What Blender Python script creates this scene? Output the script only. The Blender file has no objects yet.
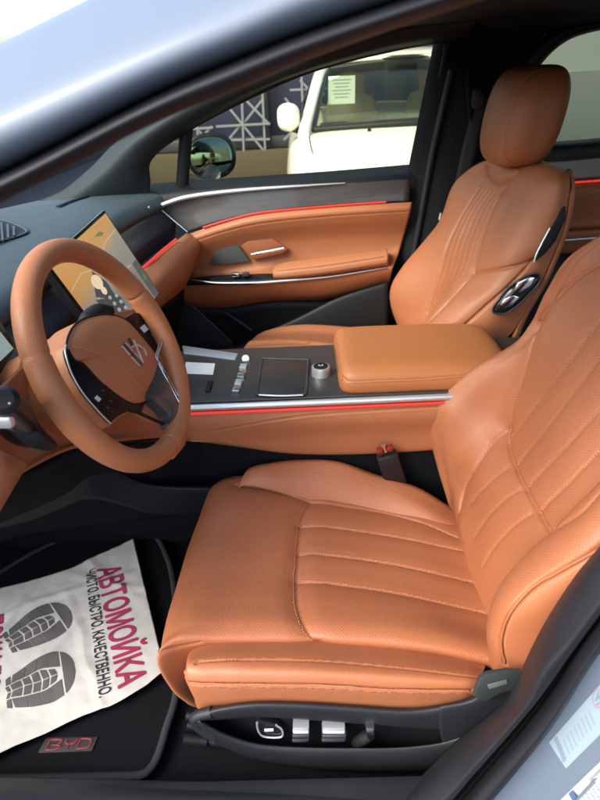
import bpy, bmesh, math, random
import numpy as np
from math import radians, sin, cos, pi
from mathutils import Vector, Matrix, noise
from mathutils.bvhtree import BVHTree
random.seed(4)
rng = np.random.default_rng(4)
scene = bpy.context.scene
COL = scene.collection

# ------------------------------------------------------------------ camera
CAM = np.array([0.0, -1.25, 1.33])
PITCH, YAW, ROLL, FOC = radians(28.5), radians(1.5), radians(3.0), 600.0
_fh = np.array([-sin(YAW), cos(YAW), 0]); _r0 = np.array([cos(YAW), sin(YAW), 0]); _z = np.array([0, 0, 1.0])
FWD = cos(PITCH) * _fh - sin(PITCH) * _z
_u0 = sin(PITCH) * _fh + cos(PITCH) * _z
RGT = _r0 * cos(ROLL) - _u0 * sin(ROLL)
UPV = _u0 * cos(ROLL) + _r0 * sin(ROLL)
cd = bpy.data.cameras.new("camera")
cam = bpy.data.objects.new("camera", cd); COL.objects.link(cam)
cd.sensor_fit = 'HORIZONTAL'; cd.sensor_width = 36.0; cd.lens = FOC / 600 * 36
cd.clip_start = 0.02; cd.clip_end = 500
M = Matrix.Identity(4)
for i in range(3):
    M[i][0] = RGT[i]; M[i][1] = UPV[i]; M[i][2] = -FWD[i]; M[i][3] = CAM[i]
cam.matrix_world = M
cd.dof.use_dof = True; cd.dof.focus_distance = 1.15; cd.dof.aperture_fstop = 9.0
scene.camera = cam

# ------------------------------------------------------------------ world, sun, exposure
SUN_AZ, SUN_EL = radians(215), radians(48)
w = bpy.data.worlds.new("World"); scene.world = w; w.use_nodes = True
nt = w.node_tree
sky = nt.nodes.new('ShaderNodeTexSky'); sky.sky_type = 'NISHITA'; sky.sun_disc = False
sky.sun_elevation = SUN_EL; sky.air_density = 1.0; sky.dust_density = 4.0; sky.ozone_density = 1.0
bg = nt.nodes['Background']; bg.inputs[1].default_value = 0.15
nt.links.new(sky.outputs[0], bg.inputs[0])
# direction from which the sun shines: behind the camera and towards the car's nose
SD = Vector((-0.70, -0.56, 0.78)).normalized()
sky.sun_elevation = math.asin(SD.z); sky.sun_rotation = math.atan2(SD.x, SD.y)
sl = bpy.data.lights.new("sun", 'SUN'); sl.energy = 1.0; sl.angle = radians(30); sl.color = (1.0, 0.95, 0.88)
so = bpy.data.objects.new("sun", sl); COL.objects.link(so)
so.rotation_euler = SD.to_track_quat('Z', 'Y').to_euler()
scene.view_settings.view_transform = 'Standard'; scene.view_settings.look = 'None'
scene.view_settings.gamma = 1.0; scene.view_settings.exposure = 1.8
scene.render.engine = 'CYCLES'
scene.cycles.use_denoising = True
scene.cycles.max_bounces = 8; scene.cycles.diffuse_bounces = 5; scene.cycles.transparent_max_bounces = 12
scene.cycles.caustics_reflective = False; scene.cycles.caustics_refractive = False

# ------------------------------------------------------------------ helpers
def ray(u, v):
    return RGT * (u - 300) / FOC - UPV * (v - 400) / FOC + FWD
def onp(u, v, p0, n):
    d = ray(u, v); p0 = np.asarray(p0, float); n = np.asarray(n, float)
    return CAM + d * (np.dot(p0 - CAM, n) / np.dot(d, n))
def Y(u, v, y): return onp(u, v, (0, y, 0), (0, 1, 0))
def X(u, v, x): return onp(u, v, (x, 0, 0), (1, 0, 0))
def Z(u, v, z): return onp(u, v, (0, 0, z), (0, 0, 1))

def thing(name, label, cat, loc=(0, 0, 0), group=None):
    o = bpy.data.objects.new(name, None); COL.objects.link(o)
    o.empty_display_size = 0.05; o.location = tuple(float(c) for c in loc)
    o['label'] = label; o['category'] = cat
    if group: o['group'] = group
    return o
def tag(o, label, cat, group=None):
    o['label'] = label; o['category'] = cat
    if group: o['group'] = group
    return o
def world_loc(p):
    v = Vector((0, 0, 0))
    while p is not None:
        v = v + p.location; p = p.parent
    return v
def finish(name, me, mat, parent, kind=None):
    """link a mesh given in world coordinates, its origin moved to its own middle"""
    o = bpy.data.objects.new(name, me); COL.objects.link(o)
    n = len(me.vertices)
    co = np.empty(n * 3); me.vertices.foreach_get('co', co); co = co.reshape(-1, 3)
    c = (co.min(0) + co.max(0)) / 2; c[2] = co[:, 2].min()
    me.vertices.foreach_set('co', (co - c).ravel()); me.update()
    base = Vector(c)
    if parent is not None:
        o.parent = parent; base = base - world_loc(parent)
    o.location = base
    if mat is not None: me.materials.append(mat)
    if kind: o['kind'] = kind
    return o
def from_bm(name, bm, mat, parent=None, angle=40, kind=None, smooth=True):
    me = bpy.data.meshes.new(name)
    bmesh.ops.recalc_face_normals(bm, faces=bm.faces)
    bm.to_mesh(me); bm.free()
    if smooth:
        me.polygons.foreach_set('use_smooth', [True] * len(me.polygons))
        try: me.set_sharp_from_angle(angle=radians(angle))
        except Exception: pass
    return finish(name, me, mat, parent, kind)

def catmull(P, n, closed=False):
    """n samples through the points P along axis 0"""
    P = np.asarray(P, float); k = len(P)
    if closed:
        t = np.linspace(0, k, n, endpoint=False); i = np.floor(t).astype(int); f = t - i
        g = lambda j: P[np.mod(j, k)]
    else:
        if k == 2:
            t = np.linspace(0, 1, n); sh = (n,) + (1,) * (P.ndim - 1); t = t.reshape(sh)
            return P[0] * (1 - t) + P[1] * t
        E = np.concatenate([[2 * P[0] - P[1]], P, [2 * P[-1] - P[-2]]])
        t = np.linspace(0, k - 1, n); i = np.minimum(np.floor(t).astype(int), k - 2); f = t - i
        i = i + 1
        g = lambda j: E[j]
    f = f.reshape((n,) + (1,) * (P.ndim - 1))
    a, b, c, d = g(i - 1), g(i), g(i + 1), g(i + 2)
    return 0.5 * (2 * b + (c - a) * f + (2 * a - 5 * b + 4 * c - d) * f ** 2 + (3 * b - 3 * c + d - a) * f ** 3)

def px(rows):
    """rows of (u, v, y) -> points in space"""
    return np.array([[Y(*p) for p in r] for r in rows])
def ctrl_grid(ctrl, nr, nc):
    A = catmull(np.asarray(ctrl, float), nr)
    return catmull(A.transpose(1, 0, 2), nc).transpose(1, 0, 2)
def grid_normals(G):
    du = np.gradient(G, axis=0); dv = np.gradient(G, axis=1)
    n = np.cross(dv, du); l = np.linalg.norm(n, axis=2, keepdims=True); l[l < 1e-12] = 1
    return n / l
def grid_faces(nr, nc, wrap=False):
    f = []
    m = nc if wrap else nc - 1
    for i in range(nr - 1):
        for j in range(m):
            a = i * nc + j; b = i * nc + (j + 1) % nc
            f.append((a, b, b + nc, a + nc))
    return f
def grid_mesh(name, G, wrap=False):
    nr, nc, _ = G.shape
    me = bpy.data.meshes.new(name)
    me.from_pydata(G.reshape(-1, 3).tolist(), [], grid_faces(nr, nc, wrap))
    su = np.concatenate([np.zeros((1, nc)), np.cumsum(np.linalg.norm(np.diff(G, axis=0), axis=2), axis=0)])
    sv = np.concatenate([np.zeros((nr, 1)), np.cumsum(np.linalg.norm(np.diff(G, axis=1), axis=2), axis=1)], axis=1)
    uv = me.uv_layers.new(name='UVMap')
    li = np.empty(len(me.loops), int); me.loops.foreach_get('vertex_index', li)
    UVS = np.stack([sv.ravel()[li], su.ravel()[li]], 1)
    uv.data.foreach_set('uv', UVS.ravel())
    me.polygons.foreach_set('use_smooth', [True] * len(me.polygons))
    return me
def surf(name, ctrl, nr, nc, mat, parent=None, thick=0.0, kind=None, face=None):
    """a smooth sheet through control points; thick > 0 gives it a back"""
    G = ctrl_grid(ctrl, nr, nc)
    n = grid_normals(G)
    if (n * (CAM - G)).sum() < 0: n = -n; flip = True
    else: flip = False
    me = grid_mesh(name, G)
    if flip: me.flip_normals()
    o = finish(name, me, mat, parent, kind)
    if thick:
        m = o.modifiers.new('solid', 'SOLIDIFY'); m.thickness = thick; m.offset = -1
    return o

def densify(P, step=0.002):
    P = np.asarray(P, float); out = []
    for a, b in zip(P[:-1], P[1:]):
        k = max(1, int(np.linalg.norm(b - a) / step))
        for i in range(k): out.append(a + (b - a) * i / k)
    out.append(P[-1]); return np.array(out)

def padded(name, ctrl, nr, nc, seams, mat, parent, stitch_mat=None, thick=0.004, perf=None):
    """an upholstered skin: a smooth sheet whose seams (given in the photograph's pixels, laid onto the sheet) are sewn
    in as grooves with the padding rising between them, and thread along those that show it"""
    G = ctrl_grid(ctrl, nr, nc)
    N = grid_normals(G)
    flip = (N * (CAM - G)).sum() < 0
    if flip: N = -N
    V = G.reshape(-1, 3); NV = N.reshape(-1, 3)
    bvh = BVHTree.FromPolygons(V.tolist(), grid_faces(nr, nc))
    disp = np.zeros(len(V)); threads = []; pipes = []
    for s in seams:
        pts = catmull(np.array(s['px'], float), max(16, 12 * len(s['px'])))
        W = []; 
        for (u, v) in pts:
            d = Vector(ray(u, v)).normalized()
            h = bvh.ray_cast(Vector(CAM), d)
            if h[0] is not None: W.append(np.array(h[0]))
        if len(W) < 2: continue
        W = densify(W, 0.003)
        dmin = np.full(len(V), 1e9)
        lo, hi = W.min(0) - 0.07, W.max(0) + 0.07
        idx = np.where(((V > lo) & (V < hi)).all(1))[0]
        for c in range(0, len(idx), 4000):
            ii = idx[c:c + 4000]
            dmin[ii] = np.sqrt(((V[ii][:, None, :] - W[None]) ** 2).sum(2).min(1))
        dep, wid = s.get('d', 0.004), s.get('w', 0.004)
        disp -= dep * np.exp(-(dmin / wid) ** 2)
        if s.get('puff'): disp -= s['puff'] * np.exp(-(dmin / s.get('pw', 0.02)) ** 2)
        if s.get('ridge'): disp += s['ridge'] * np.exp(-((dmin - 1.6 * wid) / wid) ** 2)
        for off in s.get('st', ()): threads.append((W, off))
        if s.get('pipe'): pipes.append((W, s['pipe']))
    G2 = (V + NV * disp[:, None]).reshape(G.shape)
    me = grid_mesh(name, G2)
    if flip: me.flip_normals()
    if perf is not None:
        a1, a2 = [np.array(a, float) / np.linalg.norm(a) for a in perf]
        pn = np.cross(a1, a2)
        face = np.abs(N.reshape(-1, 3) @ pn); z_ = np.clip((face - 0.62) / 0.2, 0, 1)
        at = me.attributes.new('perforated', 'FLOAT', 'POINT'); at.data.foreach_set('value', z_ * z_ * (3 - 2 * z_))
        li = np.empty(len(me.loops), int); me.loops.foreach_get('vertex_index', li)
        F2 = G2.reshape(-1, 3)[li]
        me.uv_layers[0].data.foreach_set('uv', np.stack([F2 @ a1, F2 @ a2], 1).ravel())
    o = finish(name, me, mat, parent)
    if thick:
        m = o.modifiers.new('solid', 'SOLIDIFY'); m.thickness = thick; m.offset = -1
    for W, r_ in pipes:
        b3 = BVHTree.FromPolygons(G2.reshape(-1, 3).tolist(), grid_faces(nr, nc)); Q = []
        for p in W[::4]:
            loc, nn, fi, dd = b3.find_nearest(Vector(p)); nn = np.array(nn); nn = nn if np.dot(nn, CAM - p) > 0 else -nn
            Q.append(np.array(p) * 0.7 + np.array(loc) * 0.3 + nn * r_ * 0.1)
        tube('piping', Q, r_, mat, o, n=3 * len(Q), seg=8)
    if stitch_mat and threads:
        bv2 = BVHTree.FromPolygons(G2.reshape(-1, 3).tolist(), grid_faces(nr, nc))
        for W, off in threads:
            bm = bmesh.new()
            T = np.gradient(W, axis=0); T /= np.linalg.norm(T, axis=1, keepdims=True) + 1e-9
            acc = 0.0; pitch = 0.0052
            seg = np.linalg.norm(np.diff(W, axis=0), axis=1)
            cum = np.concatenate([[0], np.cumsum(seg)])
            for q in np.arange(0.002, cum[-1], pitch):
                i = min(len(W) - 2, np.searchsorted(cum, q) - 1); i = max(i, 0)
                p = W[i] + T[i] * (q - cum[i])
                loc, nn, fi, dd = bv2.find_nearest(Vector(p))
                nn = np.array(nn)
                if np.dot(nn, CAM - p) < 0: nn = -nn
                side = np.cross(nn, T[i]); side /= np.linalg.norm(side) + 1e-9
                loc, n2, fi, dd = bv2.find_nearest(Vector(p + side * off))
                c = np.array(loc) + nn * 0.0006
                a, b, h = T[i] * 0.0017, side * 0.0006, nn * 0.0006
                vs = [bm.verts.new(c + sa * a * (0.8 if k else 1) + sb * b * (0.4 if k else 1) + k * h) for k in (0, 1) for sa, sb in ((-1, -1), (1, -1), (1, 1), (-1, 1))]
                for f in ((4, 5, 6, 7), (0, 1, 5, 4), (1, 2, 6, 5), (2, 3, 7, 6), (3, 0, 4, 7)):
                    bm.faces.new([vs[j] for j in f])
            if len(bm.verts): from_bm('stitching', bm, stitch_mat, o, smooth=False)
            else: bm.free()
    return o

def tube(name, pts, r, mat, parent=None, n=None, seg=12, closed=False, bm_in=None, cap=True, flat=1.0, up=(0, 0, 1)):
    """a round (or flattened) bar swept along points; r may be a list"""
    pts = np.asarray(pts, float)
    P = catmull(pts, n or max(2, 8 * len(pts)), closed) if (len(pts) > 2) else catmull(pts, n or 2)
    k = len(P)
    R = np.full(k, r) if np.isscalar(r) else np.interp(np.linspace(0, 1, k), np.linspace(0, 1, len(r)), r)
    T = np.roll(P, -1, 0) - np.roll(P, 1, 0) if closed else np.gradient(P, axis=0)
    T /= np.linalg.norm(T, axis=1, keepdims=True) + 1e-12
    bm = bm_in or bmesh.new(); rings = []
    upv = np.array(up, float)
    for i in range(k):
        a = np.cross(T[i], upv)
        if np.linalg.norm(a) < 1e-3: a = np.cross(T[i], (1, 0, 0))
        a /= np.linalg.norm(a); b = np.cross(a, T[i])
        rings.append([bm.verts.new(P[i] + R[i] * (a * cos(2 * pi * j / seg) + flat * b * sin(2 * pi * j / seg))) for j in range(seg)])
    for i in range(k if closed else k - 1):
        A, B = rings[i], rings[(i + 1) % k]
        for j in range(seg): bm.faces.new((A[j], A[(j + 1) % seg], B[(j + 1) % seg], B[j]))
    if cap and not closed:
        bm.faces.new(rings[0][::-1]); bm.faces.new(rings[-1])
    if bm_in is not None: return None
    return from_bm(name, bm, mat, parent)

def add_box(bm, c, size, axes=None, bevel=0.0, seg=2):
    c = np.asarray(c, float); ax = np.eye(3) if axes is None else np.asarray(axes, float)
    vs = [bm.verts.new(c + ax[0] * sx * size[0] / 2 + ax[1] * sy * size[1] / 2 + ax[2] * sz * size[2] / 2)
          for sx in (-1, 1) for sy in (-1, 1) for sz in (-1, 1)]
    fs = [bm.faces.new([vs[i] for i in f]) for f in ((0, 1, 3, 2), (4, 6, 7, 5), (0, 4, 5, 1), (2, 3, 7, 6), (0, 2, 6, 4), (1, 5, 7, 3))]
    if bevel > 0:
        es = list({e for f in fs for e in f.edges})
        bmesh.ops.bevel(bm, geom=es, offset=bevel, segments=seg, profile=0.5, affect='EDGES')
def box(name, c, size, mat, parent=None, axes=None, bevel=0.002, kind=None):
    bm = bmesh.new(); add_box(bm, c, size, axes, bevel); return from_bm(name, bm, mat, parent, kind=kind)

def plate3(name, P, nrm, thick, mat, parent=None, bevel=0.0015, seg=2, kind=None):
    """a plate with the outline P (points in space); nrm points out of its front, the thickness lies behind"""
    nrm = np.asarray(nrm, float); nrm = nrm / np.linalg.norm(nrm)
    bm = bmesh.new()
    fr = [bm.verts.new(p) for p in P]
    f = bm.faces.new(fr)
    f.normal_update()
    r = bmesh.ops.extrude_face_region(bm, geom=[f])
    ext = [e for e in r['geom'] if isinstance(e, bmesh.types.BMVert)]
    bmesh.ops.translate(bm, vec=Vector(nrm * thick), verts=ext)
    for v in bm.verts: v.co -= Vector(nrm * thick)
    if bevel > 0:
        es = [e for e in bm.edges if all(v in ext for v in e.verts) and len(e.link_faces) == 2 and abs(abs(e.link_faces[0].normal.dot(e.link_faces[1].normal)) - 1) > 1e-4 or all(v in ext for v in e.verts)]
        bmesh.ops.bevel(bm, geom=es, offset=bevel, segments=seg, profile=0.5, affect='EDGES')
    return from_bm(name, bm, mat, parent, kind=kind)
def plate(name, pxs, p0, nrm, thick, mat, parent=None, bevel=0.0015, smooth=0, seg=2):
    """pixel outline on the plane (p0, nrm)"""
    q = np.array(pxs, float)
    if smooth: q = catmull(q, smooth, closed=True)
    P = [onp(u, v, p0, nrm) for u, v in q]
    n = np.asarray(nrm, float)
    if np.dot(n, CAM - P[0]) < 0: n = -n
    return plate3(name, P, n, thick, mat, parent, bevel, seg)
def dome(name, pxs, p0, nrm, H, mat, parent=None, smooth=48, rings=10, base=0.0, power=4, back=0.02):
    """a cushion-like cap over a pixel outline on a plane"""
    q = catmull(np.array(pxs, float), smooth, closed=True)
    P = np.array([onp(u, v, p0, nrm) for u, v in q]); n = np.asarray(nrm, float)
    if np.dot(n, CAM - P[0]) < 0: n = -n
    c = P.mean(0); R = []
    R.append(P - n * back)
    for k in range(rings):
        t = 1 - k / rings
        R.append(c + (P - c) * t + n * (base + H * (1 - t ** power)))
    G = np.array(R)
    bm = bmesh.new(); vs = [[bm.verts.new(p) for p in r] for r in G]
    for a, b in zip(vs[:-1], vs[1:]):
        for j in range(smooth): bm.faces.new((a[j], a[(j + 1) % smooth], b[(j + 1) % smooth], b[j]))
    t = bm.verts.new(c + n * (base + H))
    for j in range(smooth): bm.faces.new((vs[-1][j], vs[-1][(j + 1) % smooth], t))
    return from_bm(name, bm, mat, parent)
def text(name, body, size, org, ax, ay, mat, parent=None, bold=0.0, depth=0.0002, align='LEFT', hfun=None, sx=1.0, heavy=0.0):
    cu = bpy.data.curves.new(name, 'FONT'); cu.body = body; cu.size = size; cu.align_x = align
    cu.offset = bold; cu.extrude = depth; cu.space_character = 1.0; cu.resolution_u = 3
    t = bpy.data.objects.new(name, cu); COL.objects.link(t)
    dg = bpy.context.evaluated_depsgraph_get()
    me = bpy.data.meshes.new_from_object(t.evaluated_get(dg), depsgraph=dg)
    bpy.data.objects.remove(t); bpy.data.curves.remove(cu)
    bm = bmesh.new(); bm.from_mesh(me); bpy.data.meshes.remove(me)
    if hfun is not None:
        bmesh.ops.triangulate(bm, faces=bm.faces)
        for _ in range(3):
            es = [e for e in bm.edges if e.calc_length() > 0.008]
            if es: bmesh.ops.subdivide_edges(bm, edges=es, cuts=1)
            bmesh.ops.triangulate(bm, faces=[f for f in bm.faces if len(f.verts) > 3])
    if heavy:
        base = list(bm.faces)
        for k, (dx, dy) in enumerate(((1, 0), (-1, 0), (0, .6), (0, -.6), (.7, .5), (-.7, -.5))):
            r = bmesh.ops.duplicate(bm, geom=base)
            bmesh.ops.translate(bm, vec=(dx * heavy, dy * heavy, 0.00006 * (k + 1)), verts=[g for g in r['geom'] if isinstance(g, bmesh.types.BMVert)])
    ax = np.asarray(ax, float); ay = np.asarray(ay, float); nz = np.cross(ax, ay); org = np.asarray(org, float)
    for v in bm.verts:
        p = org + ax * v.co.x * sx + ay * v.co.y + nz * v.co.z
        if hfun is not None: p[2] += hfun(p[0], p[1])
        v.co = Vector(p)
    me = bpy.data.meshes.new(name); bm.to_mesh(me); bm.free()
    return finish(name, me, mat, parent)

# ------------------------------------------------------------------ materials
def newmat(name):
    m = bpy.data.materials.new(name); m.use_nodes = True
    t = m.node_tree; return m, t, t.nodes['Principled BSDF']
def simple(name, col, rough=0.5, metal=0.0, spec=0.5, coat=0.0, bump=0.0, bscale=300.0, vary=0.0, vscale=12.0):
    m, t, b = newmat(name); N, L = t.nodes, t.links
    b.inputs['Base Color'].default_value = (*col, 1); b.inputs['Roughness'].default_value = rough
    b.inputs['Metallic'].default_value = metal; b.inputs['Specular IOR Level'].default_value = spec
    b.inputs['Coat Weight'].default_value = coat; b.inputs['Coat Roughness'].default_value = 0.08
    tc = N.new('ShaderNodeTexCoord')
    if vary:
        n = N.new('ShaderNodeTexNoise'); n.inputs['Scale'].default_value = vscale; n.inputs['Detail'].default_value = 5
        L.new(tc.outputs['Object'], n.inputs['Vector'])
        mx = N.new('ShaderNodeMixRGB'); mx.inputs[1].default_value = (*[c * (1 - vary) for c in col], 1); mx.inputs[2].default_value = (*[min(1, c * (1 + vary)) for c in col], 1)
        L.new(n.outputs['Fac'], mx.inputs[0]); L.new(mx.outputs[0], b.inputs['Base Color'])
        mr = N.new('ShaderNodeMapRange'); mr.inputs[3].default_value = max(0.02, rough * 0.8); mr.inputs[4].default_value = min(1, rough * 1.25)
        L.new(n.outputs['Fac'], mr.inputs[0]); L.new(mr.outputs[0], b.inputs['Roughness'])
    if bump:
        n2 = N.new('ShaderNodeTexNoise'); n2.inputs['Scale'].default_value = bscale; n2.inputs['Detail'].default_value = 3
        L.new(tc.outputs['Object'], n2.inputs['Vector'])
        bp = N.new('ShaderNodeBump'); bp.inputs['Strength'].default_value = bump; bp.inputs['Distance'].default_value = 0.002
        L.new(n2.outputs['Fac'], bp.inputs['Height']); L.new(bp.outputs[0], b.inputs['Normal'])
    return m
LEATHER = (0.362, 0.132, 0.060)
def leather(name, perf=0.0, col=LEATHER, rough=0.45, pitch=0.0042):
    m, t, b = newmat(name); N, L = t.nodes, t.links
    tc = N.new('ShaderNodeTexCoord')
    big = N.new('ShaderNodeTexNoise'); big.inputs['Scale'].default_value = 9; big.inputs['Detail'].default_value = 6
    L.new(tc.outputs['Object'], big.inputs['Vector'])
    mx = N.new('ShaderNodeMixRGB'); mx.inputs[1].default_value = (*[c * 0.90 for c in col], 1); mx.inputs[2].default_value = (*[c * 1.10 for c in col], 1)
    L.new(big.outputs['Fac'], mx.inputs[0])
    # grain: small rounded cells
    vo = N.new('ShaderNodeTexVoronoi'); vo.inputs['Scale'].default_value = 520; vo.feature = 'F1'
    L.new(tc.outputs['Object'], vo.inputs['Vector'])
    fine = N.new('ShaderNodeTexNoise'); fine.inputs['Scale'].default_value = 160; fine.inputs['Detail'].default_value = 4
    L.new(tc.outputs['Object'], fine.inputs['Vector'])
    ad = N.new('ShaderNodeMath'); ad.operation = 'ADD'; L.new(vo.outputs['Distance'], ad.inputs[0]); L.new(fine.outputs['Fac'], ad.inputs[1])
    bp = N.new('ShaderNodeBump'); bp.inputs['Strength'].default_value = 0.20; bp.inputs['Distance'].default_value = 0.0014
    L.new(ad.outputs[0], bp.inputs['Height'])
    last = bp
    colour = mx.outputs[0]
    if perf:
        mp = N.new('ShaderNodeMapping'); mp.inputs['Rotation'].default_value = (0, 0, radians(45)); s = 1 / pitch
        mp.inputs['Scale'].default_value = (s, s, s); L.new(tc.outputs['UV'], mp.inputs['Vector'])
        fr = N.new('ShaderNodeVectorMath'); fr.operation = 'FRACTION'; L.new(mp.outputs[0], fr.inputs[0])
        sb = N.new('ShaderNodeVectorMath'); sb.operation = 'SUBTRACT'; sb.inputs[1].default_value = (0.5, 0.5, 0); L.new(fr.outputs[0], sb.inputs[0])
        ml = N.new('ShaderNodeVectorMath'); ml.operation = 'MULTIPLY'; ml.inputs[1].default_value = (1, 1, 0); L.new(sb.outputs[0], ml.inputs[0])
        ln = N.new('ShaderNodeVectorMath'); ln.operation = 'LENGTH'; L.new(ml.outputs[0], ln.inputs[0])
        st = N.new('ShaderNodeMapRange'); st.interpolation_type = 'SMOOTHSTEP'
        st.inputs[1].default_value = 0.16; st.inputs[2].default_value = 0.30; L.new(ln.outputs['Value'], st.inputs[0])
        at = N.new('ShaderNodeAttribute'); at.attribute_name = 'perforated'
        iv = N.new('ShaderNodeMath'); iv.operation = 'SUBTRACT'; iv.inputs[0].default_value = 1.0; L.new(at.outputs['Fac'], iv.inputs[1])
        st2 = N.new('ShaderNodeMath'); st2.operation = 'MAXIMUM'; L.new(st.outputs[0], st2.inputs[0]); L.new(iv.outputs[0], st2.inputs[1]); st = st2
        m2 = N.new('ShaderNodeMixRGB'); m2.inputs[1].default_value = (*[c * (1 - perf) for c in col], 1)
        L.new(st.outputs[0], m2.inputs[0]); L.new(mx.outputs[0], m2.inputs[2]); colour = m2.outputs[0]
        b2 = N.new('ShaderNodeBump'); b2.inputs['Strength'].default_value = 0.22; b2.inputs['Distance'].default_value = 0.001
        L.new(st.outputs[0], b2.inputs['Height']); L.new(bp.outputs[0], b2.inputs['Normal']); last = b2
    L.new(colour, b.inputs['Base Color']); L.new(last.outputs[0], b.inputs['Normal'])
    mr = N.new('ShaderNodeMapRange'); mr.inputs[3].default_value = rough - 0.06; mr.inputs[4].default_value = rough + 0.10
    L.new(big.outputs['Fac'], mr.inputs[0]); L.new(mr.outputs[0], b.inputs['Roughness'])
    b.inputs['Specular IOR Level'].default_value = 0.45
    # faint stretch creases, far apart
    wv = N.new('ShaderNodeTexNoise'); wv.inputs['Scale'].default_value = 22; wv.inputs['Detail'].default_value = 2; wv.inputs['Distortion'].default_value = 0.8
    L.new(tc.outputs['Object'], wv.inputs['Vector'])
    ab = N.new('ShaderNodeMath'); ab.operation = 'SUBTRACT'; ab.inputs[1].default_value = 0.5; L.new(wv.outputs['Fac'], ab.inputs[0])
    a2 = N.new('ShaderNodeMath'); a2.operation = 'ABSOLUTE'; L.new(ab.outputs[0], a2.inputs[0])
    a3 = N.new('ShaderNodeMapRange'); a3.interpolation_type = 'SMOOTHSTEP'; a3.inputs[2].default_value = 0.06; L.new(a2.outputs[0], a3.inputs[0])
    bc = N.new('ShaderNodeBump'); bc.inputs['Strength'].default_value = 0.03; bc.inputs['Distance'].default_value = 0.004
    L.new(a3.outputs[0], bc.inputs['Height']); L.new(bc.outputs[0], bp.inputs['Normal'])
    return m
def emit(name, col, strength):
    m, t, b = newmat(name)
    b.inputs['Base Color'].default_value = (*[c * 0.3 for c in col], 1)
    b.inputs['Emission Color'].default_value = (*col, 1); b.inputs['Emission Strength'].default_value = strength
    return m
def glass(name, tint, gloss=1.0):
    m = bpy.data.materials.new(name); m.use_nodes = True; t = m.node_tree; N, L = t.nodes, t.links
    N.remove(N['Principled BSDF'])
    tr = N.new('ShaderNodeBsdfTransparent'); tr.inputs[0].default_value = (*tint, 1)
    gl = N.new('ShaderNodeBsdfGlossy'); gl.inputs['Roughness'].default_value = 0.02
    fr = N.new('ShaderNodeFresnel'); fr.inputs[0].default_value = 1.45
    mu = N.new('ShaderNodeMath'); mu.operation = 'MULTIPLY'; mu.inputs[1].default_value = gloss; L.new(fr.outputs[0], mu.inputs[0])
    mx = N.new('ShaderNodeMixShader'); L.new(mu.outputs[0], mx.inputs[0]); L.new(tr.outputs[0], mx.inputs[1]); L.new(gl.outputs[0], mx.inputs[2])
    L.new(mx.outputs[0], N['Material Output'].inputs[0]); return m

M_LEA = leather('leather_smooth')
M_PERF = leather('leather_perforated', 0.30)
M_LEAD = leather('leather_door', col=(0.37, 0.138, 0.060), rough=0.5)
M_WHEEL = leather('leather_wheel', col=(0.43, 0.160, 0.068), rough=0.40)
M_THREAD = simple('thread', (0.50, 0.23, 0.12), 0.6)
M_THREADD = simple('thread_dark', (0.17, 0.06, 0.028), 0.6)
M_BLACK = simple('black_plastic', (0.007, 0.008, 0.010), 0.5, spec=0.3, bump=0.15, bscale=900, vary=0.15)
M_TRIM = simple('charcoal_plastic', (0.014, 0.016, 0.021), 0.5, spec=0.35, bump=0.2, bscale=1200, vary=0.12)
M_DASH = simple('dash_vinyl', (0.045, 0.062, 0.070), 0.55, bump=0.3, bscale=700, vary=0.1)
M_GLOSS = simple('piano_black', (0.012, 0.012, 0.014), 0.16, spec=0.4)
M_GREYD = simple('dark_grey_satin', (0.035, 0.037, 0.042), 0.35, vary=0.1)
M_CONS = simple('console_brushed_black', (0.036, 0.034, 0.032), 0.36, vary=0.15, vscale=30)
M_CHROME = simple('chrome', (0.80, 0.81, 0.83), 0.14, metal=1.0)
M_SATIN = simple('satin_silver', (0.66, 0.70, 0.74), 0.38, metal=0.75)
M_RUBBER = simple('seal_rubber', (0.010, 0.012, 0.017), 0.55, spec=0.35, bump=0.1, bscale=400, vary=0.1)
M_CARPET = simple('carpet', (0.004, 0.0048, 0.008), 0.95, spec=0.2, bump=0.9, bscale=900, vary=0.4, vscale=300)
M_MAT = simple('mat_pile', (0.004, 0.005, 0.008), 0.95, spec=0.2, bump=0.9, bscale=1200, vary=0.4, vscale=400)
M_BIND = simple('mat_binding', (0.022, 0.024, 0.032), 0.85, bump=0.5, bscale=500)
M_PAINT = simple('silver_blue_paint', (0.115, 0.152, 0.205), 0.6, metal=0.1, coat=0.15)
M_PAINTD = M_PAINT
M_HEAD = simple('headliner', (0.010, 0.011, 0.015), 0.9, spec=0.2, bump=0.4, bscale=800)
M_RED = emit('ambient_red', (1.0, 0.055, 0.04), 0.19)
M_WHITE = simple('white_print', (0.75, 0.77, 0.78), 0.5)
M_PAPER = simple('paper', (0.54, 0.555, 0.53), 0.75, bump=0.5, bscale=45, vary=0.10, vscale=9)
M_INKR = simple('ink_red', (0.34, 0.03, 0.095), 0.7)
M_INKB = simple('ink_black', (0.035, 0.035, 0.045), 0.7)
M_SOLE = simple('ink_grey', (0.10, 0.098, 0.098), 0.75, vary=0.35, vscale=15)
M_GLASS = glass('tinted_side_glass', (0.78, 0.84, 0.62), 0.5)
M_GLASSR = glass('privacy_glass', (0.30, 0.34, 0.30), 0.7)
M_GLASSF = glass('windscreen_glass', (0.75, 0.82, 0.80), 0.6)

# ================================================================== surroundings
def grid_plane(name, x0, x1, y0, y1, z, mat, kind='structure'):
    bm = bmesh.new()
    bm.faces.new([bm.verts.new(p) for p in ((x0, y0, z), (x1, y0, z), (x1, y1, z), (x0, y1, z))])
    return from_bm(name, bm, mat, None, kind=kind, smooth=False)
M_GROUND = simple('paving', (0.055, 0.054, 0.051), 0.85, bump=0.3, bscale=40, vary=0.2, vscale=3)
grid_plane('ground', -200, 200, -200, 200, 0.0, M_GROUND)

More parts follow.
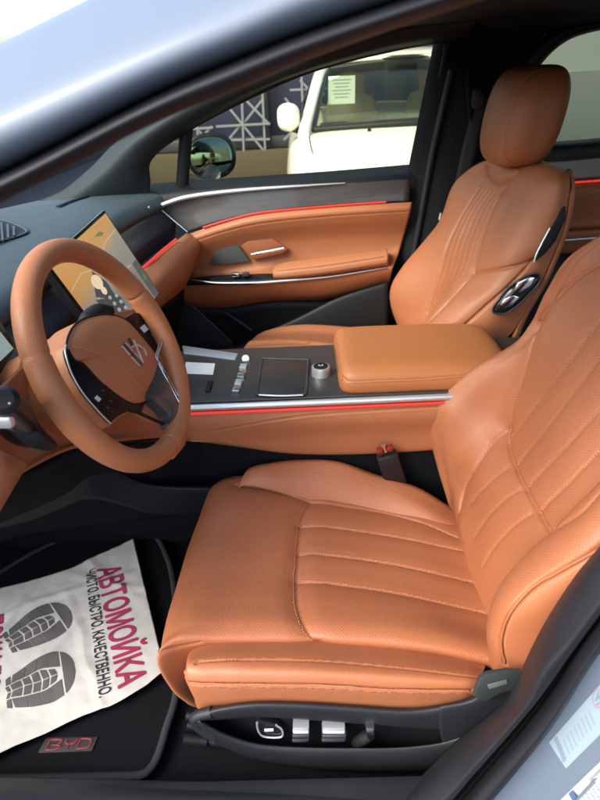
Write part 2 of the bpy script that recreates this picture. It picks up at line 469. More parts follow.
# ---- glazed building behind the parked car
M_FRAME = simple('facade_frame', (0.030, 0.033, 0.042), 0.5)
M_PANE = simple('facade_glass', (0.024, 0.026, 0.062), 0.25, spec=0.4)
M_PLINTH = simple('plinth_stone', (0.060, 0.046, 0.029), 0.8, bump=0.3, bscale=30, vary=0.15)
M_STEEL = simple('steel_brace', (0.20, 0.205, 0.25), 0.5)
M_RENDER = simple('grey_render', (0.17, 0.19, 0.17), 0.8, bump=0.2, bscale=20, vary=0.08)
fac = thing('glazed_building', 'dark glazed building with pale steel cross braces beyond the white car', 'building', (0, 7.2, 0))
YB = 7.0
box('plinth', (0.1, YB + 0.1, 0.25), (5.0, 0.5, 0.50), M_PLINTH, fac, bevel=0.01)
box('glazing', (0.1, YB + 0.25, 3.0), (5.0, 0.05, 5.0), M_PANE, fac, bevel=0)
bm = bmesh.new()
for k in range(-2, 1):
    add_box(bm, (k * 1.62 + 1.15, YB + 0.14, 3.0), (0.26 if k % 2 == 0 else 0.10, 0.16, 4.98), bevel=0.01)
for zz in (0.58, 2.25, 3.9, 5.4):
    add_box(bm, (0.1, YB + 0.15, zz), (4.96, 0.10, 0.14), bevel=0.01)
from_bm('mullion_grid', bm, M_FRAME, fac)
def lattice(segs):
    bm = bmesh.new()
    for k, (u0, v0, u1, v1) in enumerate(segs):
        p, q = Y(u0, v0, YB - 0.01 + 0.004 * k), Y(u1, v1, YB - 0.01 + 0.004 * k); d = q - p; L_ = np.linalg.norm(d); d /= L_
        add_box(bm, (p + q) / 2, (L_, 0.03, 0.024), (d, (0, 1, 0), np.cross(d, (0, 1, 0))))
    return from_bm('cross_brace', bm, M_STEEL, fac)
lattice([(216, 126.5, 270, 123.5), (241.5, 90, 244, 158), (226, 104, 269, 157), (243, 97, 270, 125), (262, 84, 265.5, 157), (218, 152, 243, 122), (225, 140, 270, 139), (243, 124, 262, 100)])
lattice([(284, 122, 332, 119), (301, 66, 304.5, 155), (285, 98, 325, 150), (300, 80, 330, 112), (284, 140, 306, 116), (304, 120, 325, 92), (290, 90, 330, 88)])
lattice([(190, 129, 213, 127.5), (196, 100, 199, 160), (186, 112, 213, 150), (190, 150, 212, 126)])
wl = thing('rendered_wall', 'plain grey green wall with a darker lower band behind the rear side window', 'wall', (5.8, 6.6, 0))
box('upper_face', (5.9, 6.6, 3.25), (7.2, 0.3, 4.1), simple('render_pale', (0.34, 0.38, 0.32), 0.85, vary=0.06), wl, bevel=0.01)
box('lower_band', (5.9, 6.55, 0.60), (7.24, 0.4, 1.198), M_RENDER, wl, bevel=0.01)
fw = thing('dark_wall', 'dark wall ahead of the car seen as a sliver through the windscreen', 'wall', (-4.4, 9, 0))
box('wall_face', (-4.4, 9, 0.94), (0.3, 38, 1.88), simple('dark_cladding', (0.022, 0.026, 0.026), 0.7, vary=0.15), fw, bevel=0.02)
bm = bmesh.new()
for k in range(4): add_box(bm, (-4.22, 9, 0.35 + 0.42 * k), (0.06, 38, 0.04))
from_bm('ledge', bm, simple('cladding_joint', (0.035, 0.040, 0.040), 0.6), fw)

# ---- white car facing us
M_WCAR = simple('white_car_paint', (0.78, 0.78, 0.72), 0.25, coat=0.8)
wc = thing('white_car', 'white parked car facing us with a paper notice behind its windscreen', 'car', (0.80, 4.3, 0))
XC = 0.80
def wrow(y, hw, zb, zt):   # half section of the body at depth y: sill to centre of the top
    return [(XC - hw, y, zb), (XC - hw * 1.0, y, zb + 0.3), (XC - hw * 0.985, y, zt - 0.16), (XC - hw * 0.90, y, zt - 0.045), (XC - hw * 0.6, y, zt),
            (XC, y, zt + 0.02), (XC + hw * 0.6, y, zt), (XC + hw * 0.90, y, zt - 0.045), (XC + hw * 0.985, y, zt - 0.16), (XC + hw, y, zb + 0.3), (XC + hw, y, zb)]
body = [wrow(2.32, 0.70, 0.35, 0.62), wrow(2.36, 0.80, 0.25, 0.72), wrow(2.5, 0.88, 0.22, 0.82), wrow(2.9, 0.91, 0.22, 0.90), wrow(3.3, 0.92, 0.22, 0.96), wrow(3.5, 0.92, 0.22, 0.97),
        wrow(4.5, 0.93, 0.22, 0.98), wrow(5.6, 0.92, 0.22, 1.0), wrow(6.3, 0.88, 0.25, 0.98), wrow(6.42, 0.82, 0.30, 0.80)]
surf('body', body, 50, 60, M_WCAR, wc, thick=0.01)
def crow(y, hw, z, k): return [(XC - hw, y, z), (XC - hw * 0.5, y - k, z + 0.012), (XC, y - k * 1.35, z + 0.016), (XC + hw * 0.5, y - k, z + 0.012), (XC + hw, y, z)]
# windscreen: glass, black border, pillars and roof
ws = [crow(3.42, 0.70, 0.985, 0.10), crow(3.62, 0.665, 1.12, 0.09), crow(3.86, 0.62, 1.27, 0.08), crow(4.10, 0.565, 1.395, 0.06)]
M_WSG = glass('car_windscreen', (0.62, 0.68, 0.60), 0.8)
surf('windscreen', ws, 16, 24, M_WSG, wc)
for s in (-1, 1):
    tube('windscreen_pillar', [(XC + s * 0.80, 3.28, 0.95), (XC + s * 0.735, 3.60, 1.12), (XC + s * 0.665, 3.90, 1.30), (XC + s * 0.60, 4.14, 1.41), (XC + s * 0.60, 4.6, 1.45)], 0.042, M_WCAR, wc, n=24)
    tube('windscreen_surround', [(XC + s * 0.725, 3.37, 0.975), (XC + s * 0.68, 3.62, 1.125), (XC + s * 0.63, 3.87, 1.275), (XC + s * 0.572, 4.09, 1.385)], 0.018, M_GLOSS, wc, n=20)
    tube('roof_rail', [(XC + s * 0.60, 4.1, 1.405), (XC + s * 0.61, 4.8, 1.455), (XC + s * 0.61, 5.4, 1.42), (XC + s * 0.66, 6.1, 1.05)], 0.05, M_WCAR, wc, n=24)
    surf('side_window', [[(XC + s * 0.80, 3.55, 1.0), (XC + s * 0.84, 4.5, 1.0), (XC + s * 0.82, 5.7, 1.03)], [(XC + s * 0.66, 4.0, 1.33), (XC + s * 0.66, 4.6, 1.40), (XC + s * 0.66, 5.4, 1.36)]], 6, 16, M_GLASSR, wc)
    for yy in (3.0, 5.55):
        bm = bmesh.new()
        bmesh.ops.create_cone(bm, cap_ends=True, segments=28, radius1=0.32, radius2=0.32, depth=0.2, matrix=Matrix.Translation((XC + s * 0.83, yy, 0.32)) @ Matrix.Rotation(pi / 2, 4, 'Y'))
        from_bm('wheel', bm, M_RUBBER, wc)
surf('roof', [crow(4.06, 0.60, 1.40, 0.05), crow(4.3, 0.62, 1.445, 0.03), crow(4.8, 0.63, 1.47, 0), crow(5.4, 0.62, 1.43, -0.02)], 20, 24, M_WCAR, wc, thick=0.02)
surf('rear_window', [crow(5.4, 0.60, 1.42, -0.03), crow(5.9, 0.66, 1.2, -0.03), crow(6.15, 0.7, 1.0, -0.03)], 12, 20, M_GLASSR, wc)
tube('windscreen_top_edge', [(XC - 0.57, 4.09, 1.39), (XC, 4.0, 1.408), (XC + 0.57, 4.09, 1.39)], 0.014, M_GLOSS, wc)
tube('wiper', [(XC - 0.66, 3.36, 1.002), (XC - 0.2, 3.27, 1.02), (XC + 0.35, 3.27, 1.02)], 0.010, M_BLACK, wc)
tube('scuttle', [(XC - 0.72, 3.36, 0.978), (XC, 3.245, 1.0), (XC + 0.72, 3.36, 0.978)], 0.026, M_BLACK, wc)
for s in (-1, 1):
    tube('bonnet_gap', [(XC + s * 0.70, 2.45, 0.795), (XC + s * 0.745, 2.9, 0.885), (XC + s * 0.76, 3.28, 0.945)], 0.005, M_BLACK, wc, n=20)
    tube('washer_nozzle', [(XC + s * 0.35, 3.18, 0.962), (XC + s * 0.35, 3.21, 0.972)], 0.014, M_BLACK, wc, n=3)
# interior of the white car
M_WINT = simple('white_car_interior', (0.30, 0.24, 0.18), 0.7)
box('fascia', (XC, 3.72, 0.93), (1.35, 0.42, 0.12), simple('white_car_dash', (0.16, 0.125, 0.09), 0.6), wc, bevel=0.03)
for s in (-1, 1):
    c = XC + s * 0.36
    surf('car_seat', [[(c - 0.22, 4.62, 0.6), (c, 4.55, 0.6), (c + 0.22, 4.62, 0.6)], [(c - 0.24, 4.66, 0.95), (c, 4.60, 0.95), (c + 0.24, 4.66, 0.95)], [(c - 0.20, 4.76, 1.12), (c, 4.70, 1.14), (c + 0.20, 4.76, 1.12)], [(c - 0.12, 4.78, 1.16), (c, 4.74, 1.20), (c + 0.12, 4.78, 1.16)],
                    [(c - 0.13, 4.80, 1.30), (c, 4.74, 1.33), (c + 0.13, 4.80, 1.30)]], 24, 16, M_WINT, wc, thick=0.1)
box('interior_mirror', (XC - 0.02, 4.02, 1.335), (0.22, 0.03, 0.06), M_BLACK, wc, bevel=0.01)
n_ = np.array([-0.05, -0.72, 0.62]); P0 = np.array([XC - 0.50, 3.80, 1.21])
ax_ = np.array([1, -0.10, 0.0]); ax_ /= np.linalg.norm(ax_); ay_ = np.cross(n_ / np.linalg.norm(n_), ax_)
def quad_pts(c, ax, ay, w_, h_): return [c - ax * w_ / 2 - ay * h_ / 2, c + ax * w_ / 2 - ay * h_ / 2, c + ax * w_ / 2 + ay * h_ / 2, c - ax * w_ / 2 + ay * h_ / 2]
plate3('paper_notice', quad_pts(P0, ax_, ay_, 0.20, 0.24), n_, 0.002, M_WHITE, wc, bevel=0)
bm = bmesh.new()
for k in range(6): add_box(bm, P0 + ay_ * (0.085 - 0.03 * k) + n_ * 0.003, (0.14 - 0.02 * (k % 3), 0.006, 0.001), (ax_, ay_, n_ / np.linalg.norm(n_)))
from_bm('notice_lines', bm, simple('notice_ink', (0.30, 0.34, 0.34), 0.7), wc)
for s in (-1, 1):
    c = np.array([XC + s * 0.90, 3.42, 1.065])
    bm = bmesh.new(); bmesh.ops.create_uvsphere(bm, u_segments=20, v_segments=12, radius=1.0)
    for v in bm.verts:
        v.co = Vector((c[0] + v.co.x * 0.080, c[1] + v.co.y * 0.07, c[2] + math.copysign(abs(v.co.z) ** 0.6, v.co.z) * 0.092))
    mh = from_bm('wing_mirror', bm, M_WCAR, wc)
    tube('mirror_foot', [(XC + s * 0.80, 3.40, 0.97), (XC + s * 0.84, 3.42, 0.98), (XC + s * 0.87, 3.42, 1.0)], [0.035, 0.025, 0.03], M_GLOSS, mh)
for s in (-1, 1):
    box('headlight', (XC + s * 0.62, 2.375, 0.66), (0.30, 0.10, 0.12), M_WHITE, wc, bevel=0.03)
box('grille', (XC, 2.33, 0.46), (0.8, 0.06, 0.16), M_BLACK, wc, bevel=0.02)

# ================================================================== the car that is open: shell
cb = thing('car_body', 'silver blue body of the open car with black sealed door frame around the tan interior', 'car', (0, 0, 0.20))
U6 = (-140, 0, 140, 230, 350, 650)
def band(vs, ys): return [(u, v, y) for u, v, y in zip(U6, vs, ys if hasattr(ys, '__len__') else [ys] * 6)]
rail = px([band((112, 44, -27, -68, -118, -218), -0.66), band((118, 49, -22, -63, -112, -212), -0.73), band((140, 70, 2, -38, -90, -190), -0.785), band((158, 90, 22, -18, -70, -170), -0.825), band((176, 112, 47, 8, -42, -142), -0.85),
           band((208, 144, 77, 38, -12, -110), -0.855), band((230, 168, 97, 58, 12, -85), -0.84), band((237, 175, 103, 63, 17, -80), -0.80)])
def fore(A): return np.concatenate([A[:, :1] + np.array([-0.80, 0, -0.30]), A[:, :1] + np.array([-0.38, 0, -0.13]), A], axis=1)
def upto(A, k): return np.concatenate([A[:, :1] + np.array([0.10, 0.05, 0.30]) * k, A[:, :1] + np.array([0.04, 0.015, 0.14]) * k, A], axis=1)
rail = fore(rail)
surf('roof_side_rail', rail, 60, 60, M_PAINT, cb, thick=0.003)
seal = px([band((235, 173, 101, 61, 15, -82), -0.800), band((237, 175, 103, 63, 17, -80), -0.835), band((245, 183, 111, 72, 26, -72), -0.850), band((262, 196, 124, 86, 38, -60), -0.845), band((270, 203, 130, 92, 44, -54), -0.825), band((268, 201, 128, 90, 42, -56), -0.79), band((250, 190, 118, 80, 34, -64), -0.70)])
seal = fore(seal)
surf('door_seal', seal, 50, 60, M_RUBBER, cb, thick=0.002)
# roof and headliner
roof = [[(-0.06, y, 1.392), (0.1, y, 1.412), (0.3, y, 1.425), (0.9, y, 1.43), (1.5, y, 1.38), (2.0, y, 1.25)] for y in (-0.76, -0.5, 0, 0.5, 0.66)]
surf('headliner', roof, 12, 30, M_HEAD, cb, thick=0.02)
roof2 = [[(-0.08, y, 1.412 + dz), (0.1, y, 1.438 + dz), (0.3, y, 1.452 + dz), (0.9, y, 1.458 + dz), (1.5, y, 1.41 + dz), (2.0, y, 1.28 + dz)] for y, dz in ((-0.75, -0.03), (-0.5, 0), (0, 0.012), (0.5, 0), (0.70, -0.02))]
surf('roof_skin', roof2, 12, 30, M_PAINT, cb, thick=0.004)
# far windscreen pillar, header above the far windows
ap = px([[(40, 200, 0.70), (63, 190, 0.69), (90, 168, 0.685), (126, 134, 0.68), (200, 92, 0.67), (300, 52, 0.66), (440, 12, 0.64), (640, -12, 0.64)],
         [(70, 205, 0.66), (90, 188, 0.65), (110, 168, 0.645), (140, 138, 0.64), (205, 98, 0.63), (303, 58, 0.62), (440, 20, 0.60), (640, -4, 0.60)],
         [(120, 200, 0.68), (128, 186, 0.67), (136, 166, 0.66), (160, 140, 0.655), (225, 102, 0.645), (315, 66, 0.635), (442, 34, 0.625), (640, 10, 0.62)],
         [(150, 196, 0.71), (150, 184, 0.71), (152, 160, 0.70), (186, 132, 0.70), (262, 92, 0.70), (330, 66, 0.70), (444, 43, 0.70), (640, 20, 0.70)]])
surf('windscreen_pillar', ap, 24, 60, simple('pillar_vinyl', (0.020, 0.028, 0.032), 0.6, spec=0.3, bump=0.3, bscale=700), cb, thick=0.01)
gr_ = px([[(131, 158, 0.655), (133, 146, 0.65), (142, 139, 0.65), (150, 137, 0.655)], [(136, 172, 0.665), (140, 160, 0.655), (148, 150, 0.655), (160, 141, 0.66)]])
# far middle pillar
bp = px([[(436, 30, 0.73), (418, 120, 0.73), (404, 190, 0.715), (392, 260, 0.71), (378, 335, 0.71), (366, 420, 0.70)],
         [(446, 30, 0.70), (428, 120, 0.70), (414, 190, 0.69), (402, 260, 0.685), (388, 335, 0.68), (376, 420, 0.67)],
         [(475, 30, 0.66), (458, 120, 0.66), (444, 190, 0.65), (432, 260, 0.645), (420, 335, 0.64), (410, 420, 0.63)],
         [(515, 30, 0.66), (505, 120, 0.66), (495, 190, 0.65), (485, 260, 0.645), (475, 335, 0.64), (465, 420, 0.63)],
         [(540, 30, 0.70), (533, 120, 0.70), (525, 190, 0.69), (515, 260, 0.69), (505, 335, 0.69), (495, 420, 0.68)]])
surf('middle_pillar', bp, 24, 40, M_HEAD, cb, thick=0.02)
tube('pillar_seal', px([[(452, 70, 0.665), (433, 150, 0.665), (420, 220, 0.66), (405, 300, 0.66)]])[0], 0.010, M_RUBBER, cb)
# near middle pillar: seal flange, weather strip, painted face
DV = (-15, -15, -15, -15, -10, -4, 0, 0, 0)
def prow(pts, y, du=0): return [(u + du, v + DV[k] * (1.0 if du <= -20 else 0.45 if du <= -11 else 0), yy) for k, ((u, v), yy) in enumerate(zip(pts, y if hasattr(y, '__len__') else [y] * len(pts)))]
PIL = px([prow([(700, 400), (620, 520), (575, 576), (545, 622), (528, 655), (505, 700), (455, 742), (395, 800), (300, 880)], -0.70),
          prow([(705, 405), (625, 525), (581, 580), (552, 625), (534, 662), (512, 705), (466, 748), (402, 806), (305, 890)], -0.765),
          prow([(735, 430), (650, 545), (610, 592), (574, 640), (548, 672), (530, 706), (480, 763), (430, 815), (330, 900)], -0.800, -7),
          prow([(745, 440), (660, 555), (620, 602), (584, 650), (560, 685), (537, 714), (488, 770), (440, 822), (338, 908)], -0.805, -10)])
PIL = upto(PIL, 1.0)
surf('pillar_trim', PIL, 30, 70, M_TRIM, cb, thick=0.003)
PIL2 = px([prow([(744, 440), (659, 555), (619, 602), (583, 650), (559, 685), (536, 714), (487, 770), (439, 822), (337, 908)], -0.795, -10),
           prow([(748, 446), (663, 560), (623, 607), (587, 655), (563, 690), (540, 719), (491, 775), (443, 827), (341, 913)], -0.775, -11),
           prow([(752, 449), (667, 563), (627, 610), (591, 658), (567, 693), (544, 722), (495, 778), (447, 830), (345, 916)], -0.80, -11),
           prow([(760, 452), (673, 568), (633, 616), (597, 664), (573, 700), (549, 730), (500, 784), (452, 836), (350, 922)], -0.825, -14),
           prow([(772, 462), (686, 580), (645, 627), (609, 676), (585, 711), (561, 740), (511, 796), (463, 848), (360, 934)], -0.835, -20),
           prow([(778, 468), (690, 585), (649, 632), (613, 681), (588, 716), (564, 745), (514, 801), (466, 853), (363, 939)], -0.82, -23),
           prow([(776, 468), (690, 585), (649, 632), (613, 681), (588, 716), (564, 745), (514, 801), (466, 853), (363, 939)], -0.80, -22)])
PIL2 = upto(PIL2, 1.0)
surf('pillar_seal', PIL2, 50, 70, M_RUBBER, cb, thick=0.002)
PAI = px([prow([(750, 462), (665, 580), (640, 625), (604, 672), (580, 707), (556, 737), (506, 793), (458, 845), (355, 931)], -0.795, -22),
          prow([(800, 500), (715, 600), (672, 645), (633, 694), (607, 728), (582, 758), (532, 812), (484, 864), (380, 950)], -0.81, -22),
          prow([(840, 560), (755, 650), (712, 690), (665, 730), (638, 760), (610, 788), (560, 840), (510, 890), (405, 970)], -0.83, -22),
          prow([(850, 572), (765, 662), (722, 702), (675, 742), (648, 770), (620, 798), (568, 850), (518, 900), (412, 980)], -0.845, -22),
          prow([(960, 680), (865, 770), (822, 802), (775, 842), (740, 870), (700, 898), (640, 940), (580, 990), (460, 1060)], -0.875, -22),
          prow([(1100, 800), (990, 880), (940, 910), (885, 940), (850, 970), (800, 1000), (730, 1040), (660, 1080), (520, 1140)], -0.90, -22)])
PAI = upto(PAI, 1.0)
pillar = surf('pillar_paint', PAI, 50, 70, M_PAINTD, cb, thick=0.003)
G_ = ctrl_grid(PAI, 50, 70)
BV_PIL = BVHTree.FromPolygons(G_.reshape(-1, 3).tolist(), grid_faces(50, 70))
def on_surface(bvh, u, v, off=0.0008):
    h = bvh.ray_cast(Vector(CAM), Vector(ray(u, v)).normalized())
    if h[0] is None:
        return None
    n = h[1] if h[1].dot(Vector(ray(u, v))) < 0 else -h[1]
    return np.array(h[0] + n * off)
def decal(name, q, nu, nv, bvh, mat, parent, off=0.0008):
    """a thin printed patch: pixel quad (4 corners) laid on a surface"""
    q = np.array(q, float); bm = bmesh.new(); vs = {}
    for i in range(nv + 1):
        for j in range(nu + 1):
            a, b = j / nu, i / nv
            p = (q[0] * (1 - a) + q[1] * a) * (1 - b) + (q[3] * (1 - a) + q[2] * a) * b
            w_ = on_surface(bvh, p[0], p[1], off)
            if w_ is not None: vs[i, j] = bm.verts.new(w_)
    for i in range(nv):
        for j in range(nu):
            k = [(i, j), (i, j + 1), (i + 1, j + 1), (i + 1, j)]
            if all(x in vs for x in k): bm.faces.new([vs[x] for x in k])
    return from_bm(name, bm, mat, parent)
def decal_marks(name, quads, bvh, mat, parent, off=0.0012, n=3):
    bm = bmesh.new()
    for q in quads:
        q = np.array(q, float); rows = []
        for b in (0, 1):
            r = []
            for j in range(n + 1):
                a = j / n
                p = (q[0] * (1 - a) + q[1] * a) if b == 0 else (q[3] * (1 - a) + q[2] * a)
                w_ = on_surface(bvh, p[0], p[1], off)
                r.append(None if w_ is None else bm.verts.new(w_))
            rows.append(r)
        for j in range(n):
            k = [rows[0][j], rows[0][j + 1], rows[1][j + 1], rows[1][j]]
            if all(x is not None for x in k): bm.faces.new(k)
    return from_bm(name, bm, mat, parent)
M_STK = simple('clear_sticker', (0.25, 0.33, 0.385), 0.35)
M_STKW = simple('white_sticker', (0.40, 0.44, 0.46), 0.5)
M_STKI = simple('sticker_print', (0.16, 0.22, 0.29), 0.6)
M_STKR = simple('sticker_ring', (0.28, 0.22, 0.30), 0.6)
st1 = decal('caution_sticker', [(614, 668), (632, 702), (566, 768), (549, 742)], 16, 16, BV_PIL, M_STK, cb)
qs = []
rp_ = random.Random(3)
for k in range(9):   # fine print running along the label
    u0, v0 = 559 + 3.6 * k, 742 - 4.1 * k; t_ = 1.0
    while t_ < 15:
        l_ = rp_.uniform(0.7, 2.2)
        qs.append([(u0 + t_ * .42, v0 + t_), (u0 + t_ * .42 + .8, v0 + t_ - .9), (u0 + (t_ + l_) * .42 + .8, v0 + t_ + l_ - .9), (u0 + (t_ + l_) * .42, v0 + t_ + l_)]); t_ += l_ + 0.7
qs.append([(554, 738), (557, 735), (566, 760), (563, 762)])
decal_marks('label_print', qs, BV_PIL, M_STKI, st1)
cu, cv = 598.5, 697.5; ring = []
for k in range(20):
    a, b = 2 * pi * k / 20, 2 * pi * (k + 1) / 20
    f = lambda t, r: (cu + r * 6.2 * cos(t) + r * 1.2 * sin(t), cv + r * 10.2 * sin(t) - r * 2.4 * cos(t))
    ring.append([f(a, 1), f(b, 1), f(b, 0.78), f(a, 0.78)])
decal_marks('label_ring', ring, BV_PIL, M_STKR, st1, n=1)
decal_marks('label_symbol', [[(595, 700), (598, 690), (600, 691), (597, 701)], [(598, 696), (603, 693), (603, 696), (599, 699)], [(596, 703), (602, 700), (602, 702), (597, 705)]], BV_PIL, M_STKI, st1)
decal_marks('label_green_mark', [[(605, 676), (614, 668), (617, 676), (608, 684)]], BV_PIL, simple('sticker_green', (0.22, 0.38, 0.30), 0.6), st1)
st2 = decal('vehicle_data_label', [(560, 800), (612, 750), (650, 800), (600, 860)], 16, 16, BV_PIL, M_STKW, cb)
qs = []
for k in range(14):
    a = k * 3.0; t_ = 0.0
    while t_ < 26:
        l_ = rp_.uniform(0.8, 2.6)
        qs.append([(576 + a + t_ * .7, 801.5 - a + t_), (576.9 + a + t_ * .7, 800.6 - a + t_), (576.9 + a + (t_ + l_) * .7, 800.6 - a + t_ + l_), (576 + a + (t_ + l_) * .7, 801.5 - a + t_ + l_)]); t_ += l_ + 0.8
decal_marks('label_print', qs, BV_PIL, M_STKI, st2)
decal_marks('label_bar', [[(568.5, 793), (572.5, 789), (581, 804), (577, 808)]], BV_PIL, simple('sticker_navy', (0.06, 0.10, 0.22), 0.6), st2)

# sill, floor, firewall, rear bulkhead
sill = px([[(-260, 772, -0.70), (0, 778, -0.70), (200, 781, -0.70), (400, 785, -0.70), (620, 790, -0.70)],
           [(-260, 778, -0.715), (0, 783, -0.715), (200, 786, -0.715), (400, 790, -0.715), (620, 795, -0.715)],
           [(-260, 800, -0.77), (0, 804, -0.77), (200, 806, -0.77), (400, 810, -0.77), (620, 815, -0.77)],
           [(-300, 860, -0.83), (0, 864, -0.83), (200, 866, -0.83), (400, 870, -0.83), (660, 875, -0.83)]])
M_SILL = simple('sill_plastic', (0.028, 0.035, 0.048), 0.5, bump=0.2, bscale=900, vary=0.1)
surf('sill_cover', sill, 20, 40, M_SILL, cb, thick=0.004)
box('sill_side', (0.1, -0.78, 0.28), (2.6, 0.14, 0.2), M_TRIM, cb, bevel=0.02)
fl = [[(x, y, z) for y in (-0.74, -0.5, -0.16, 0.2, 0.5, 0.76)] for x, z in ((-1.25, 0.62), (-1.0, 0.36), (-0.80, 0.262), (-0.4, 0.25), (0.4, 0.25), (1.2, 0.26), (2.0, 0.3))]
surf('carpet_floor', fl, 40, 20, M_CARPET, cb, thick=0.02)
box('firewall', (-1.22, 0, 0.62), (0.04, 1.55, 0.86), M_BLACK, cb, bevel=0.01)
box('rear_bulkhead', (2.0, 0, 0.65), (0.05, 1.5, 0.9), M_HEAD, cb, bevel=0.01)
# glazing of the windscreen
wsg = [[(-1.15, y * 1.0, 0.985), (-0.65, y * 0.96, 1.20), (-0.07, y * 0.88, 1.405)] for y in (-0.74, -0.4, 0, 0.4, 0.74)]
surf('windscreen', wsg, 12, 12, M_GLASSF, cb)
cowl = [[(-1.14, y, 0.975), (-1.22, y, 0.965), (-1.45, y, 0.975), (-1.52, y, 0.94)] for y in (-0.72, -0.3, 0.0, 0.3, 0.72)]
surf('wiper_cowl', cowl, 12, 20, M_BLACK, cb, thick=0.01)
bon = [[(-1.50, y, 0.955 - abs(y) * 0.04), (-1.8, y, 0.945 - abs(y) * 0.05), (-2.3, y, 0.88 - abs(y) * 0.06), (-2.7, y, 0.74 - abs(y) * 0.08), (-2.78, y, 0.55)] for y in (-0.80, -0.4, 0.0, 0.4, 0.80)]
surf('bonnet', bon, 20, 24, M_PAINT, cb, thick=0.01)
# rear bench, far side, mostly hidden by the front seats
# ================================================================== passenger door
pdr = thing('front_door', 'closed front passenger door with tan panel, dark wood inlay, chrome pull and red light line', 'car door', (-0.1, 0.74, 0.3))
belt = px([[(120, 190, 0.775), (150, 184, 0.775), (230, 178, 0.775), (330, 171, 0.775), (424, 163, 0.775)],
           [(120, 193, 0.745), (150, 187, 0.745), (230, 181, 0.745), (330, 174, 0.745), (424, 166, 0.745)],
           [(118, 200, 0.705), (150, 194, 0.705), (230, 186, 0.705), (330, 179, 0.705), (424, 172, 0.705)],
           [(116, 210, 0.690), (150, 204, 0.69), (230, 194, 0.69), (330, 186, 0.69), (424, 179, 0.69)],
           [(116, 225, 0.690), (150, 216, 0.69), (230, 203, 0.69), (330, 195, 0.69), (424, 188, 0.69)]])
surf('window_sill_trim', belt, 24, 40, M_BLACK, pdr, thick=0.003)
inl = px([[(158, 207, 0.683), (190, 197, 0.676), (240, 191, 0.672), (330, 184.5, 0.67), (411, 179, 0.67)],
          [(172, 219, 0.678), (203, 209, 0.670), (250, 201, 0.664), (330, 194, 0.662), (410, 189, 0.662)],
          [(188, 232, 0.664), (215, 223, 0.658), (262, 212.5, 0.654), (330, 205, 0.654), (409, 201, 0.654)]])
m, t, b = newmat('smoked_wood'); N, L = t.nodes, t.links
tc = N.new('ShaderNodeTexCoord'); mp = N.new('ShaderNodeMapping'); mp.inputs['Scale'].default_value = (3, 20, 45)
ns = N.new('ShaderNodeTexNoise'); ns.inputs['Scale'].default_value = 6; ns.inputs['Detail'].default_value = 8; ns.inputs['Distortion'].default_value = 1.2
L.new(tc.outputs['Object'], mp.inputs[0]); L.new(mp.outputs[0], ns.inputs['Vector'])
cr_ = N.new('ShaderNodeValToRGB'); cr_.color_ramp.elements[0].position = 0.3; cr_.color_ramp.elements[0].color = (0.035, 0.032, 0.034, 1)
cr_.color_ramp.elements[1].position = 0.75; cr_.color_ramp.elements[1].color = (0.068, 0.060, 0.058, 1)
L.new(ns.outputs['Fac'], cr_.inputs[0]); L.new(cr_.outputs[0], b.inputs['Base Color']); b.inputs['Roughness'].default_value = 0.34; b.inputs['Coat Weight'].default_value = 0.3
M_WOOD = m
surf('wood_inlay', inl, 20, 50, M_WOOD, pdr, thick=0.004)
c1 = px([[(157.5, 206.5, 0.668), (188, 197, 0.664), (240, 190.5, 0.662), (300, 186, 0.662), (345, 183, 0.664)]])[0]
tube('chrome_strip', c1, [0.007, 0.0075, 0.007, 0.0055, 0.003, 0.0015], M_SATIN, pdr, n=40)
tube('chrome_edge', px([[(157.5, 206.5, 0.668), (172, 219, 0.664), (187.5, 232, 0.654)]])[0], 0.0022, M_SATIN, pdr)
red = px([[(203, 227.5, 0.648), (230, 219.5, 0.646), (262, 212.5, 0.645), (330, 206, 0.645), (386, 202, 0.646)]])[0]
tube('light_line', red, 0.0030, M_RED, pdr, n=40)
pan = px([[(188, 234, 0.658), (222, 223, 0.650), (262, 213.5, 0.648), (330, 207, 0.648), (412, 202, 0.648)],
          [(189, 240, 0.640), (222, 229, 0.636), (262, 220, 0.634), (330, 213, 0.634), (411, 208, 0.634)],
          [(191, 249, 0.644), (222, 238, 0.644), (262, 229, 0.644), (330, 222, 0.644), (409, 217, 0.644)],
          [(193, 262, 0.668), (222, 256, 0.672), (262, 246, 0.674), (330, 240, 0.674), (404, 236, 0.674)],
          [(190, 276, 0.668), (222, 274, 0.668), (265, 268, 0.668), (330, 262, 0.668), (399, 252, 0.668)],
          [(186, 280, 0.610), (222, 279, 0.605), (268, 278, 0.60), (330, 273, 0.60), (394, 264, 0.60)],
          [(183, 286, 0.600), (222, 287, 0.595), (270, 285, 0.59), (330, 281, 0.59), (392, 271, 0.59)],
          [(176, 300, 0.630), (222, 301, 0.625), (272, 295, 0.62), (330, 294, 0.62), (390, 281, 0.62)],
          [(176, 306, 0.665), (222, 308, 0.66), (272, 301, 0.66), (330, 299, 0.66), (390, 286, 0.66)]])
padded('leather_panel', pan, 120, 140, [dict(px=[(190, 243), (222, 232.5), (262, 223.5), (330, 216.5), (408, 211.5)], d=0.002, w=0.003)], M_LEAD, pdr)
